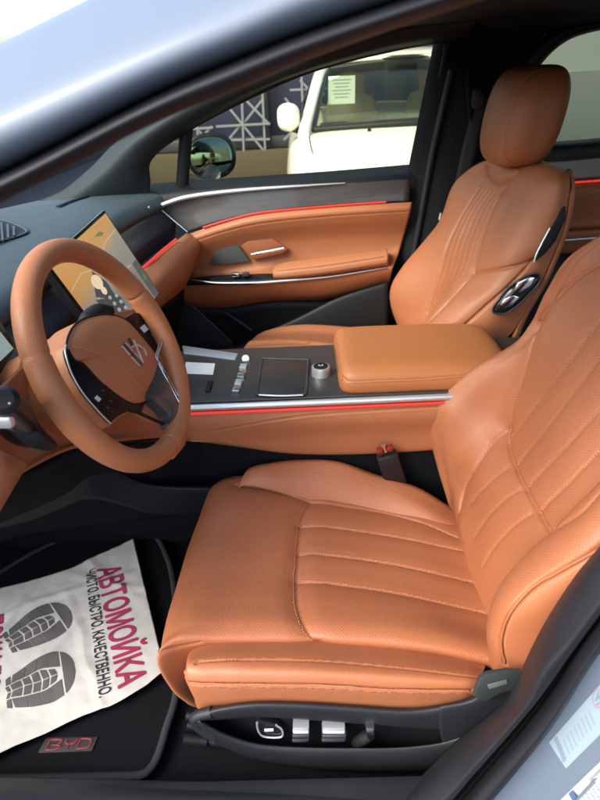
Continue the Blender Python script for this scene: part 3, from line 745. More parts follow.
# switch strip and its chrome lip
sw = px([[(184, 279, 0.612), (215, 275.5, 0.612), (250, 274, 0.612), (276, 273.5, 0.612)], [(183, 282, 0.588), (215, 282, 0.586), (250, 281.5, 0.586), (277, 279.5, 0.586)]])
surf('switch_strip', sw, 6, 20, M_GLOSS, pdr, thick=0.012)
lip = px([[(190, 279.5, 0.586), (215, 283, 0.582), (250, 283, 0.580), (275, 281.5, 0.580), (330, 276.5, 0.582), (387, 267.5, 0.586)]])[0]
tube('chrome_lip', lip, [0.002, 0.005, 0.0055, 0.005, 0.0045, 0.003], M_CHROME, pdr, n=50)
for u in (236, 246):
    p = Y(u, 276.2, 0.597); box('window_switch', p + np.array([0, 0, 0.006]), (0.022, 0.016, 0.012), M_CHROME if u == 236 else M_GREYD, pdr, bevel=0.003)
arm = px([[(274, 268, 0.655), (290, 264, 0.655), (330, 259, 0.655), (387, 250, 0.655)],
          [(274, 266, 0.625), (290, 261.5, 0.620), (330, 256.5, 0.618), (387, 249, 0.620)],
          [(273, 270, 0.592), (290, 268, 0.585), (330, 263, 0.583), (388, 254.5, 0.588)],
          [(273, 276, 0.582), (290, 275.5, 0.576), (330, 271, 0.574), (388, 261.5, 0.580)],
          [(274, 280, 0.590), (290, 279, 0.586), (330, 274.5, 0.585), (388, 265.5, 0.590)]])
padded('armrest', arm, 70, 100, [dict(px=[(276, 272), (300, 269.5), (330, 266), (385, 257.5)], d=0.002, w=0.003, st=(0.004,))], M_LEAD, pdr, M_THREADD)
# pull recess and chrome handle
M_LEAREC = leather('leather_recess_shade', col=(0.26, 0.082, 0.03), rough=0.5)  # darker copy of the door leather; the recess's shade is in its colour
plate('speaker_grille', [(209, 265), (213, 255), (219, 247.5), (238, 245), (250, 261), (230, 264)], Y(230, 255, 0.662), (0, -1, 0.02), 0.01, simple('speaker_mesh', (0.055, 0.062, 0.065), 0.5, bump=0.8, bscale=1500), pdr, bevel=0.002)
plate('pull_recess', [(241, 246), (247, 241.5), (272, 238.5), (288, 249), (283, 253.5), (253, 260)], Y(265, 250, 0.661), (0, -1, 0.02), 0.01, M_LEAREC, pdr, bevel=0.002)
tube('door_handle', [Y(252, 254.5, 0.632), Y(262, 252.5, 0.625), (Y(284, 248, 0.628))], [0.007, 0.009, 0.008], M_CHROME, pdr, flat=0.8)
# lower door: black pocket and its charcoal lip
low = px([[(150, 300, 0.69), (222, 304, 0.69), (272, 298, 0.69), (330, 297, 0.69), (400, 280, 0.69)], [(150, 360, 0.69), (222, 360, 0.69), (272, 350, 0.69), (330, 350, 0.69), (400, 340, 0.69)],
          [(150, 460, 0.69), (222, 450, 0.69), (272, 440, 0.69), (330, 440, 0.69), (400, 430, 0.69)]])
surf('lower_panel', low, 10, 20, M_BLACK, pdr, thick=0.01)
poc = px([[(205, 352, 0.62), (236, 346, 0.612), (262, 333, 0.606), (300, 316, 0.604), (338, 297.5, 0.606), (388, 282, 0.612)],
          [(207, 357, 0.590), (238, 350, 0.586), (264, 337, 0.582), (302, 320, 0.580), (340, 301.5, 0.582), (388, 286, 0.588)],
          [(210, 380, 0.590), (240, 375, 0.586), (268, 365, 0.582), (306, 352, 0.580), (344, 336, 0.582), (388, 322, 0.588)],
          [(212, 450, 0.62), (242, 440, 0.62), (270, 430, 0.62), (310, 420, 0.62), (348, 410, 0.62), (388, 400, 0.62)]])
surf('door_pocket', poc, 30, 50, simple('pocket_plastic', (0.010, 0.014, 0.017), 0.5, spec=0.3, bump=0.2, bscale=900), pdr, thick=0.006)
tube('pocket_divider', [Y(224, 312, 0.67), Y(238, 321, 0.655), Y(252, 331, 0.64)], 0.006, M_TRIM, pdr)
plate('woofer_cover', [(150, 303), (186, 304), (195, 309), (231, 342), (229, 350), (220, 353), (150, 356)], Y(200, 330, 0.60), (-0.1, -1, 0.1), 0.01, simple('woofer_mesh', (0.012, 0.014, 0.015), 0.6, bump=0.6, bscale=1500), pdr, bevel=0.003)
tube('woofer_rim', [onp(u, v, Y(200, 330, 0.597), (-0.1, -1, 0.1)) for u, v in [(184, 303), (194, 307.5), (213, 325), (231, 342), (231.5, 348), (224, 352)]], 0.0028, M_SATIN if False else M_GREYD, pdr, n=40)
# window frame, glass, divider of the quarter light, outer skin
surf('window_glass', px([[(120, 190, 0.765), (230, 181, 0.765), (440, 165, 0.765)], [(120, 130, 0.735), (240, 100, 0.735), (450, 80, 0.735)], [(120, 60, 0.695), (250, 40, 0.695), (460, 20, 0.695)]]), 8, 12, M_GLASS, pdr)
tube('quarter_divider', [Y(182, 188, 0.745), Y(184, 160, 0.735), Y(187, 122, 0.72)], 0.020, M_BLACK, pdr, flat=0.6, up=(0, 1, 0))
bt = px([[(137, 188, 0.72), (165, 182, 0.72), (196, 182, 0.72)], [(137, 192, 0.70), (165, 188, 0.70), (196, 187, 0.70)]])
tube('frame_rail', [Y(148, 183, 0.725), Y(150, 158, 0.72), Y(186, 130, 0.715), Y(262, 90.5, 0.70), Y(330, 64, 0.695), Y(438, 40, 0.69), Y(446, 50, 0.692), Y(434, 100, 0.71), Y(418, 165, 0.725)], 0.008, M_RUBBER, pdr, n=80)
box('outer_skin', (-0.1, 0.83, 0.62), (1.35, 0.03, 0.80), M_PAINT, pdr, bevel=0.01)
bm = bmesh.new()
mir = bm
bmesh.ops.create_uvsphere(bm, u_segments=32, v_segments=20, radius=1.0)
MC = Y(212, 156, 1.0); mn = np.array([0.36, -0.92, 0.08]); mn /= np.linalg.norm(mn)
mx_ = np.cross((0, 0, 1), mn); mx_ /= np.linalg.norm(mx_); mx_ = -mx_ if mx_[0] < 0 else mx_; mz_ = np.cross(mn, mx_); mz_ = -mz_ if mz_[2] < 0 else mz_
for v in bm.verts:
    q = np.array(v.co); d = q[2]          # z axis of the ball becomes the mirror's normal
    sq = lambda a: math.copysign(abs(a) ** 0.85, a)
    p = MC + mx_ * sq(q[0]) * 0.088 + mz_ * sq(q[1]) * 0.076 - mn * (0.10 * max(0, -d) + (-0.012) * max(0, d))
    v.co = Vector(p)
mh = from_bm('side_mirror', bm, M_GLOSS, pdr)
ell = [MC + mn * 0.0135 + mx_ * (0.074 * math.copysign(abs(cos(a)) ** 0.8, cos(a)) - 0.006) + mz_ * 0.060 * math.copysign(abs(sin(a)) ** 0.8, sin(a)) for a in np.linspace(0, 2 * pi, 40, endpoint=False)]
plate3('mirror_glass', ell, mn, 0.003, simple('mirror_reflection_tint', (0.34, 0.44, 0.41), 0.03, metal=1.0), mh, bevel=0.001)  # dark green tint stands in for green reflections in the glass
tube('mirror_arm', [MC + np.array([0.0, -0.03, -0.05]), MC + np.array([-0.02, -0.12, -0.075]), (MC[0] - 0.06, 0.82, MC[2] - 0.06)], [0.03, 0.024, 0.03], M_GLOSS, mh)

# rear passenger door
rd = thing('rear_door', 'rear passenger door seen past the passenger headrest, tan with a red light line', 'car door', (1.2, 0.74, 0.3))
surf('window_sill_trim', px([[(500, 142, 0.76), (560, 141, 0.76), (640, 134, 0.76), (900, 110, 0.76)], [(500, 147, 0.70), (560, 146, 0.70), (640, 139, 0.70), (900, 118, 0.70)], [(500, 166, 0.69), (560, 162, 0.69), (640, 155, 0.69), (900, 140, 0.69)]]), 12, 20, M_BLACK, rd, thick=0.003)
surf('wood_inlay', px([[(500, 161, 0.68), (560, 159, 0.68), (640, 152, 0.68), (900, 135, 0.68)], [(500, 187, 0.672), (560, 182, 0.672), (640, 177, 0.672), (900, 165, 0.672)]]), 8, 20, M_WOOD, rd, thick=0.003)
tube('light_line', px([[(500, 188, 0.66), (560, 183.5, 0.66), (600, 180.5, 0.66), (640, 178, 0.66), (900, 166, 0.66)]])[0], 0.0032, M_RED, rd)
surf('leather_panel', px([[(500, 190, 0.665), (560, 185, 0.665), (640, 179.5, 0.665), (900, 168, 0.665)], [(500, 200, 0.65), (560, 195, 0.65), (640, 189, 0.65), (900, 176, 0.65)], [(500, 228, 0.665), (560, 226, 0.665), (640, 222, 0.665), (900, 210, 0.665)],
          [(500, 236, 0.62), (560, 233, 0.62), (640, 229, 0.62), (900, 216, 0.62)], [(500, 256, 0.64), (560, 254, 0.64), (640, 250, 0.64), (900, 236, 0.64)]]), 30, 30, leather('leather_rear_door', col=(0.30, 0.098, 0.038), rough=0.55), rd, thick=0.003)
tube('chrome_lip', px([[(520, 243.5, 0.615), (560, 240.5, 0.615), (640, 235, 0.615), (900, 220, 0.615)]])[0], 0.004, M_SATIN, rd)
surf('lower_panel', px([[(480, 250, 0.68), (560, 246, 0.68), (640, 240, 0.68), (900, 225, 0.68)], [(470, 380, 0.68), (560, 380, 0.68), (640, 380, 0.68), (900, 380, 0.68)]]), 4, 12, M_BLACK, rd, thick=0.01)
surf('window_glass', px([[(500, 150, 0.765), (600, 144, 0.765), (900, 110, 0.765)], [(500, 90, 0.73), (600, 80, 0.73), (900, 50, 0.73)], [(510, 20, 0.695), (600, 10, 0.695), (900, -20, 0.695)]]), 8, 12, M_GLASSR, rd)
fr_ = [(508, 165), (514, 120), (522, 88), (536, 62), (556, 42), (580, 31), (620, 24), (700, 16), (900, 0)]
fp = px([[(u - 16, v - 6, 0.70) for u, v in fr_], [(u - 6, v - 3, 0.675) for u, v in fr_], [(u + 3, v + 1, 0.685) for u, v in fr_], [(u + 5, v + 3, 0.72) for u, v in fr_]])
surf('window_frame', fp, 16, 60, M_BLACK, rd, thick=0.01)
hd = px([[(u - 14, v - 6, 0.69) for u, v in fr_], [(u - 34, v - 34, 0.64) for u, v in fr_], [(u - 40, v - 80, 0.60) for u, v in fr_]])
surf('frame_lining', hd, 12, 40, M_HEAD, rd, thick=0.01)
box('outer_skin', (1.25, 0.83, 0.62), (1.2, 0.03, 0.80), M_PAINT, rd, bevel=0.01)
# ================================================================== dashboard
dsh = thing('dashboard', 'dark dashboard with tan lower band and tilted map screen behind the steering wheel', 'dashboard', (-0.6, 0, 0.5))
padg = []
for y, dx in ((-0.74, 0.02), (-0.5, 0.0), (-0.2, 0.0), (0.1, 0.0), (0.35, 0.015), (0.55, 0.04), (0.72, 0.09)):
    padg.append([(-1.12, y, 0.975), (-0.98, y, 0.995), (-0.82 + dx * .3, y, 1.022), (-0.66 + dx * .5, y, 1.030), (-0.56 + dx, y, 1.022), (-0.525 + dx, y, 1.008), (-0.515 + dx, y, 0.985), (-0.535 + dx, y, 0.96)])
surf('top_pad', padg, 60, 50, M_DASH, dsh, thick=0.006)
# face below the pad: navy black, curved, down to the tan band
fac_ = []
for y, dx in ((-0.74, 0.02), (-0.5, 0.0), (-0.2, 0.0), (0.1, 0.0), (0.35, 0.015), (0.55, 0.04), (0.71, 0.095)):
    fac_.append([(-0.535 + dx, y, 0.985), (-0.525 + dx, y, 0.968), (-0.510 + dx * .9, y, 0.945), (-0.488 + dx * .7, y, 0.915), (-0.50 + dx * .6, y, 0.87), (-0.56, y, 0.80), (-0.66, y, 0.70)])
surf('face_panel', fac_, 50, 40, simple('dash_navy', (0.042, 0.045, 0.060), 0.4, vary=0.1, coat=0.15), dsh, thick=0.006)
# tan bolster across the passenger side with its red light line
tb = px([[(60, 330, 0.0), (118, 290, 0.12), (147, 265, 0.25), (170, 246, 0.45), (187, 232.5, 0.655)],
         [(64, 338, 0.0), (122, 297, 0.12), (151, 269, 0.24), (175, 248, 0.43), (194, 236.5, 0.645)],
         [(72, 356, 0.0), (134, 312, 0.115), (163, 281, 0.235), (185, 259, 0.43), (202, 246, 0.642)],
         [(70, 375, 0.0), (135, 330, 0.12), (165, 298, 0.25), (187, 274, 0.45), (197, 262, 0.665)],
         [(60, 385, 0.01), (125, 342, 0.14), (158, 310, 0.28), (180, 292, 0.48), (190, 282, 0.68)]])
surf('tan_bolster', tb, 40, 60, M_LEAD, dsh, thick=0.004)
tube('light_line', px([[(110, 296, 0.11), (147, 264.5, 0.248), (162, 251, 0.36), (176, 239.5, 0.50)]])[0], 0.0038, M_RED, dsh, n=40)
surf('lower_recess', px([[(60, 384, 0.03), (125, 341, 0.16), (158, 309, 0.30), (190, 281, 0.68)], [(50, 420, 0.06), (120, 390, 0.2), (150, 350, 0.4), (185, 330, 0.68)]]), 6, 20, M_BLACK, dsh, thick=0.006)
bx = Y(147, 207.5, 0.60)
box('badge_switch', bx, (0.018, 0.018, 0.008), M_SATIN, dsh, bevel=0.002)
# windscreen-base slot and defroster vent
vt = thing
va = [(-40, 214), (0, 219.5), (18, 225), (27, 231), (18, 236), (0, 241), (-40, 252)]
vz = 1.0335
pv = catmull(np.array([Z(u, v, vz) for u, v in va]), 40)
vn = np.array([0.05, 0, 1.0])
vent = plate3('air_vent', [tuple(p) for p in pv], vn, 0.008, M_BLACK, dsh, bevel=0.001)
tube('vent_rim', [Z(-40, 214, vz), Z(0, 219.5, vz), Z(18, 225, vz), Z(27, 231, vz), Z(18, 236, vz), Z(0, 241, vz)], 0.004, M_DASH, vent, n=40, flat=0.5)
bm = bmesh.new()
for k in range(8):
    a = Z(-30 + k * 6.3, 213 + k * 2.0, vz + 0.002); b = Z(-25 + k * 5.6, 252 - k * 2.2, vz + 0.002)
    d = b - a; L_ = np.linalg.norm(d); d /= L_
    s_ = np.cross(d, (0, 0, 1)); add_box(bm, (a + b) / 2, (L_, 0.005, 0.006), (d, s_, (0, 0, 1)))
from_bm('vent_slat', bm, M_GREYD, vent)
tube('demister_slot', [(-0.70, 0.50, 1.033), (-0.69, 0.58, 1.033), (-0.665, 0.65, 1.033)], 0.008, M_BLACK, dsh, flat=0.3)

# ---- instrument display left of the wheel rim
ip0 = Y(0, 345, -0.42); inr = np.array([0.90, -0.18, 0.30]); inr /= np.linalg.norm(inr)
ins = plate('instrument_display', [(-90, 300), (0, 320), (10, 336), (17, 347), (8, 362), (0, 376), (-90, 425)], ip0, inr, 0.014, M_GLOSS, dsh, bevel=0.002)
plate('display_glass', [(-80, 312), (-1, 330), (13.5, 348.5), (0, 361.5), (-80, 405)], ip0 + inr * 0.0015, inr, 0.002, emit('instrument_glow', (0.36, 0.47, 0.46), 0.18), ins, bevel=0)

# ---- tall touchscreen
TL, TR, BR = Y(44, 263.5, -0.18), Y(104.5, 209.5, 0.12), Y(157, 294, 0.12)
ex = TR - TL; W_ = np.linalg.norm(ex); ex /= W_
dn = BR - TR; dn -= ex * np.dot(dn, ex); H_ = np.linalg.norm(dn); dn /= H_
H_ = 0.225
sn = np.cross(ex, -dn); sn = sn if np.dot(sn, CAM - TL) > 0 else -sn
def SP(a, b, o=0.0): return TL + ex * a * W_ + dn * b * H_ + sn * o
scr = plate3('touchscreen', [SP(0, 0), SP(1, 0), SP(1, 1), SP(0, 1)], sn, 0.016, M_GLOSS, dsh, bevel=0.003)
m, t, b = newmat('map_display'); N, L = t.nodes, t.links
uvn = N.new('ShaderNodeTexCoord'); sx_ = N.new('ShaderNodeSeparateXYZ'); L.new(uvn.outputs['UV'], sx_.inputs[0])
ns = N.new('ShaderNodeTexNoise'); ns.inputs['Scale'].default_value = 3.0; ns.inputs['Detail'].default_value = 4; L.new(uvn.outputs['UV'], ns.inputs['Vector'])
ma = N.new('ShaderNodeMath'); ma.operation = 'MULTIPLY_ADD'; ma.inputs[1].default_value = 0.35; L.new(ns.outputs['Fac'], ma.inputs[0])
ay_n = N.new('ShaderNodeMath'); ay_n.operation = 'MULTIPLY_ADD'; ay_n.inputs[1].default_value = 0.35; ay_n.inputs[2].default_value = 0.0
L.new(sx_.outputs['X'], ay_n.inputs[0]); 
ad = N.new('ShaderNodeMath'); ad.operation = 'ADD'; L.new(sx_.outputs['Y'], ad.inputs[0]); L.new(ay_n.outputs[0], ad.inputs[1]); L.new(ad.outputs[0], ma.inputs[2])
cr_ = N.new('ShaderNodeValToRGB'); e = cr_.color_ramp.elements
e[0].position = 0.20; e[0].color = (0.86, 0.43, 0.15, 1); e[1].position = 0.95; e[1].color = (0.30, 0.28, 0.26, 1)
k = e.new(0.42); k.color = (0.86, 0.40, 0.10, 1); k = e.new(0.62); k.color = (0.74, 0.38, 0.13, 1); k = e.new(0.74); k.color = (0.42, 0.35, 0.29, 1)
L.new(ma.outputs[0], cr_.inputs[0]); L.new(cr_.outputs[0], b.inputs['Emission Color']); b.inputs['Emission Strength'].default_value = 0.185
b.inputs['Base Color'].default_value = (0.02, 0.02, 0.02, 1); b.inputs['Roughness'].default_value = 0.12
bm = bmesh.new(); uvl = bm.loops.layers.uv.new('UVMap')
cs = [(0.03, 0.03), (0.975, 0.03), (0.975, 0.965), (0.03, 0.965)]
f = bm.faces.new([bm.verts.new(SP(a, b_, 0.0012)) for a, b_ in cs])
for l, (a, b_) in zip(f.loops, cs): l[uvl].uv = (a, b_)
from_bm('display_glass', bm, m, scr, smooth=False)
def scr_quad(bm, a0, b0, a1, b1, o=0.0018):
    bm.faces.new([bm.verts.new(SP(a, b_, o)) for a, b_ in ((a0, b0), (a1, b0), (a1, b1), (a0, b1))])
def scr_inv(u, v):
    p = onp(u, v, TL, sn) - TL; return np.dot(p, ex) / W_, np.dot(p, dn) / H_
M_DARKUI = emit('ui_dark', (0.05, 0.055, 0.06), 0.3); M_LIGHTUI = emit('ui_light', (0.80, 0.62, 0.42), 0.26)
bm = bmesh.new()
for u0, v0, u1, v1, u2, v2, u3, v3 in ((92, 271, 107, 282, 118, 300, 96, 297), (104, 288, 121, 297, 131, 316, 112, 318), (96, 300, 108, 298, 124, 318, 112, 322)):
    bm.faces.new([bm.verts.new(onp(u, v, TL + sn * 0.0018, sn)) for u, v in ((u0, v0), (u1, v1), (u2, v2), (u3, v3))])
from_bm('menu_tiles', bm, M_DARKUI, scr, smooth=False)
bm = bmesh.new()
def ell_px(cu, cv, ru, rv, rot, o, k=24):
    return [onp(cu + ru * cos(a) * cos(rot) - rv * sin(a) * sin(rot), cv + ru * cos(a) * sin(rot) + rv * sin(a) * cos(rot), TL + sn * o, sn) for a in np.linspace(0, 2 * pi, k, endpoint=False)]
bm.faces.new([bm.verts.new(p) for p in ell_px(97, 282, 8, 5.2, radians(58), 0.0024)])
bm.faces.new([bm.verts.new(p) for p in ell_px(104, 290.5, 4.6, 2.6, radians(58), 0.0026)])
from_bm('car_icon', bm, M_LIGHTUI, scr, smooth=False)
bm = bmesh.new()
bm.faces.new([bm.verts.new(onp(u, v, TL + sn * 0.0022, sn)) for u, v in ((94.5, 237), (99, 231.5), (104, 232.5), (102.5, 235.5))])
from_bm('map_arrow', bm, emit('ui_green', (0.12, 0.15, 0.07), 0.35), scr, smooth=False)
bm = bmesh.new()
for k in range(7): scr_quad(bm, 0.72 + 0.032 * k, 0.055, 0.735 + 0.032 * k, 0.085)
from_bm('status_icons', bm, emit('ui_brown', (0.35, 0.22, 0.10), 0.35), scr, smooth=False)
bm = bmesh.new()
for road in ([(0.05, 0.30), (0.25, 0.26), (0.5, 0.34), (0.72, 0.22), (0.96, 0.20)], [(0.10, 0.62), (0.30, 0.48), (0.5, 0.34), (0.55, 0.05)], [(0.5, 0.34), (0.62, 0.5), (0.86, 0.55)], [(0.30, 0.48), (0.40, 0.75), (0.38, 0.96)]):
    for (a0, b0), (a1, b1) in zip(road[:-1], road[1:]):
        p_, q_ = SP(a0, b0, 0.0016), SP(a1, b1, 0.0016); d_ = (q_ - p_) / np.linalg.norm(q_ - p_); s2 = np.cross(sn, d_) * 0.0012
        bm.faces.new([bm.verts.new(c_) for c_ in (p_ - s2, q_ - s2, q_ + s2, p_ + s2)])
from_bm('map_roads', bm, emit('ui_road', (0.78, 0.55, 0.28), 0.19), scr, smooth=False)
bm = bmesh.new(); scr_quad(bm, 0.905, 0.70, 0.95, 0.765)
from_bm('call_icon', bm, emit('ui_call', (0.08, 0.30, 0.10), 0.16), scr, smooth=False)
bm = bmesh.new(); scr_quad(bm, 0.88, 0.55, 0.972, 0.96, 0.0014)
from_bm('dock_bar', bm, emit('ui_dock', (0.10, 0.105, 0.10), 0.22), scr, smooth=False)
bm = bmesh.new()
for i in range(2):
    for j in range(3):
        cu, cv = 110 + 6.5 * i + 4.6 * j, 297.5 - 2.0 * i + 6.0 * j
        bm.faces.new([bm.verts.new(p) for p in ell_px(cu, cv, 2.2, 1.8, radians(58), 0.0026, 8)])
from_bm('tile_icons', bm, emit('ui_grey', (0.30, 0.31, 0.33), 0.3), scr, smooth=False)

# ---- tan panel under the column and its end piece
kp = px([[(-110, 450, -0.64), (-40, 412, -0.56), (0, 389, -0.49), (30, 361, -0.41), (66, 331, -0.31), (100, 316, -0.2), (150, 306, -0.06)],
         [(-100, 462, -0.635), (-30, 425, -0.55), (8, 399, -0.48), (38, 371, -0.40), (74, 343, -0.30), (108, 330, -0.2), (160, 322, -0.06)],
         [(-80, 490, -0.63), (-14, 455, -0.545), (18, 430, -0.48), (50, 408, -0.395), (88, 385, -0.30), (122, 375, -0.2), (175, 365, -0.07)],
         [(-64, 512, -0.625), (0, 478, -0.545), (27, 459, -0.485), (66, 440, -0.39), (104, 430, -0.29), (140, 424, -0.2), (190, 415, -0.08)],
         [(-60, 524, -0.63), (2, 486, -0.55), (30, 466, -0.50), (70, 447, -0.41), (110, 440, -0.32), (148, 438, -0.21), (196, 436, -0.10)]])
surf('knee_panel', kp, 50, 80, M_LEAD, dsh, thick=0.006)
surf('end_panel', px([[(-90, 462, -0.64), (-30, 452, -0.61), (0, 450, -0.59), (16, 456, -0.565), (28, 464, -0.55)],
                      [(-90, 500, -0.66), (-34, 485, -0.63), (-4, 478, -0.61), (12, 478, -0.59), (24, 471, -0.56)],
                      [(-110, 620, -0.66), (-50, 570, -0.63), (-18, 540, -0.61), (-2, 515, -0.59), (14, 488, -0.565)]]), 24, 30, M_LEAD, dsh, thick=0.01)
# lower kick panels in the driver's footwell
surf('kick_panel', px([[(-120, 520, -0.5), (30, 472, -0.42), (72, 452, -0.36), (120, 446, -0.28), (200, 442, -0.12)], [(-120, 560, -0.4), (40, 500, -0.32), (90, 485, -0.24), (140, 478, -0.18), (215, 466, -0.10)],
                       [(-120, 600, -0.2), (0, 545, -0.14), (70, 530, -0.12), (140, 520, -0.10), (220, 512, -0.09)]]), 20, 40, M_CARPET, dsh, thick=0.006)

surf('console_ledge', px([[(-60, 500, -0.34), (20, 478, -0.30), (72, 459, -0.27), (110, 466, -0.22), (150, 482, -0.18), (225, 486, -0.15)], [(-56, 506, -0.35), (24, 484, -0.31), (76, 465, -0.285), (113, 473, -0.235), (152, 489, -0.195), (227, 492, -0.165)], [(-50, 540, -0.33), (32, 520, -0.28), (84, 500, -0.26), (120, 505, -0.21), (158, 515, -0.17), (230, 516, -0.14)]]), 16, 40, simple('ledge_plastic', (0.007, 0.009, 0.014), 0.55, spec=0.3, bump=0.2, bscale=900), dsh, thick=0.004)
# ================================================================== steering wheel
WC = np.array([-0.3118, -0.38, 0.9507]); tl, ps = 0.4108, -0.1125
WN = np.array([cos(tl) * cos(ps), cos(tl) * sin(ps), sin(tl)])
WA = np.array([-sin(ps), cos(ps), 0]); WB = np.cross(WN, WA); WB = WB if WB[2] > 0 else -WB
def WP(u, v, o=0.0): return onp(u, v, WC + WN * o, WN)
whl = thing('steering_wheel', 'tan leather steering wheel with glossy black spoke pads and a chrome letter emblem', 'steering wheel', WC - WB * 0.19)
bm = bmesh.new(); nR, nS = 360, 24; rings = []
uvl = None
for i in range(nR):
    th = 2 * pi * i / nR; e_ = WA * cos(th) + WB * sin(th)
    flat = 1.0 - 0.035 * max(0, -sin(th)) ** 4
    c = WC + e_ * 0.1771 * flat
    rr = 0.0182 + 0.0012 * (max(0, cos(2 * th)) ** 4)
    ring = []
    for j in range(nS):
        ph = 2 * pi * j / nS
        g = 1.0
        for thm in (radians(154.5), radians(16), radians(-50), radians(-96)):   # sewn joints across the rim
            dth = abs((th - thm + pi) % (2 * pi) - pi)
            g -= 0.09 * math.exp(-(dth / 0.016) ** 2)
        ring.append(bm.verts.new(c + (e_ * cos(ph) * 1.0 + WN * sin(ph) * 1.08) * rr * g))
    rings.append(ring)
for i in range(nR):
    for j in range(nS): bm.faces.new((rings[i][j], rings[i][(j + 1) % nS], rings[(i + 1) % nR][(j + 1) % nS], rings[(i + 1) % nR][j]))
rim = from_bm('rim', bm, M_WHEEL, whl)
dome('airbag_cover', [(66.5, 348), (69.5, 333), (78, 322), (92, 316), (109, 314.5), (126, 320), (142, 337), (157, 356), (161.5, 369), (159, 383), (152, 397), (140, 404.5), (126, 402), (100, 383), (82, 364), (73, 360)], WC - WN * 0.012, WN, 0.022, M_WHEEL, whl, smooth=72, rings=14, power=3.2, back=0.045)
bag = bpy.data.objects['airbag_cover']
BV_BAG = BVHTree.FromPolygons([bag.matrix_basis.to_translation() + world_loc(whl) + v.co for v in bag.data.vertices], [list(p.vertices) for p in bag.data.polygons])
gap_px = [(66.5, 348), (69.5, 333), (78, 322), (92, 316), (109, 314.5), (126, 320), (142, 337), (157, 356), (161.5, 369), (159, 383), (152, 397), (140, 404.5), (126, 402), (100, 383), (82, 364), (73, 360)]
tube('cover_gap', [WP(u, v, -0.011) for u, v in gap_px], 0.0015, M_BLACK, bag, closed=True, n=120)
ln_ = [on_surface(BV_BAG, u, v, 0.0003) for u, v in catmull(np.array([(72, 346.5), (86, 349.5), (100, 354.5), (116, 365), (128, 374), (138, 384), (145, 391)], float), 30)]
tube('cover_seam', [p for p in ln_ if p is not None], 0.0009, M_THREAD, bag, seg=6)
bm = bmesh.new()
def mark_bar(u0, v0, u1, v1, w_):
    a, b_ = on_surface(BV_BAG, u0, v0, 0.0012), on_surface(BV_BAG, u1, v1, 0.0012)
    d = b_ - a; L_ = np.linalg.norm(d); d /= L_; s_ = np.cross(WN, d); add_box(bm, (a + b_) / 2, (L_, w_, 0.003), (d, s_, WN), bevel=0.0002, seg=1)
for q in ((122.6, 344.8, 131.0, 354.2, .0072), (131.9, 355.4, 141.0, 365.2, .0076), (128.0, 338.6, 131.4, 345.2, .0052)):
    mark_bar(*q)
from_bm('emblem', bm, simple('emblem_dark_chrome', (0.10, 0.10, 0.095), 0.25, metal=0.7), bag)
bm = bmesh.new()
for q in ((133.0, 340.4, 142.4, 363.2, .0020), (131.0, 347.6, 136.6, 345.2, .0020), (136.6, 345.2, 143.4, 349.2, .0024), (143.4, 349.2, 146.2, 355.8, .0015), (124.6, 343.2, 132.6, 352.2, .0012), (133.6, 353.6, 142.8, 362.8, .0012), (121.2, 346.2, 129.8, 355.6, .0010), (130.6, 357.0, 139.6, 366.6, .0012)):
    mark_bar(*q)
from_bm('emblem_line', bm, simple('emblem_chrome', (0.75, 0.74, 0.70), 0.3, metal=0.5), bag)
# spoke pads
M_PAD = simple('pad_black', (0.006, 0.006, 0.008), 0.3, spec=0.15)
lp = plate('spoke_pad', [(65, 350), (66.5, 358), (72, 373), (83, 392), (100, 412), (111, 423), (117.5, 417), (129, 410.5), (142, 412), (150, 390), (110, 350), (80, 345)], WC - WN * 0.010, WN, 0.005, M_PAD, whl, bevel=0.0015)
plate('spoke_arm', [(64, 348), (65, 358), (71, 375), (82, 394), (99, 414), (111, 425.5), (119, 418), (131, 411.5), (142, 412), (150, 390), (110, 350), (80, 345)], WC - WN * 0.0152, WN, 0.022, M_WHEEL, whl, bevel=0.003)
tube('chrome_edge', [WP(u, v, -0.008) for u, v in [(66, 345), (65.5, 353), (71.5, 373), (82.5, 392.5), (99.5, 412.5), (110.5, 423.5)]], 0.0013, M_SATIN, lp)
rp = plate('spoke_pad', [(118, 322), (126, 317.5), (134, 312.5), (142, 312.5), (156, 318.5), (165.5, 325), (162, 340), (157, 356), (150, 362), (130, 350)], WC - WN * 0.010, WN, 0.008, M_PAD, whl, bevel=0.002)
M_ICON = simple('button_print', (0.70, 0.72, 0.74), 0.4)
def icon(u, v, ru, rv, rot, parent, o=-0.0095, mat=M_ICON, name='button_mark'):
    pts = [WP(u + x * cos(rot) - y * sin(rot), v + x * sin(rot) + y * cos(rot), o) for x, y in ((-ru, -rv), (ru, -rv), (ru, rv), (-ru, rv))]
    plate3(name, pts, WN, 0.0012, mat, parent, bevel=0.0003, seg=1)
icon(98.0, 398.5, 3.0, 2.0, radians(42), lp); icon(103, 390.5, 1.3, 1.0, radians(40), lp, mat=M_GREYD); icon(111, 401, 1.8, .9, radians(30), lp, mat=M_GREYD); icon(108, 407.5, 1.4, .9, radians(30), lp, mat=M_GREYD)
icon(144.5, 328.5, 3.4, 2.8, radians(50), rp); icon(154, 334, 3.2, 1.6, radians(-35), rp, mat=M_GREYD); icon(137, 321.5, 1.0, .7, radians(40), rp, mat=M_GREYD); icon(150, 321, 1.0, .7, radians(40), rp, mat=M_GREYD)
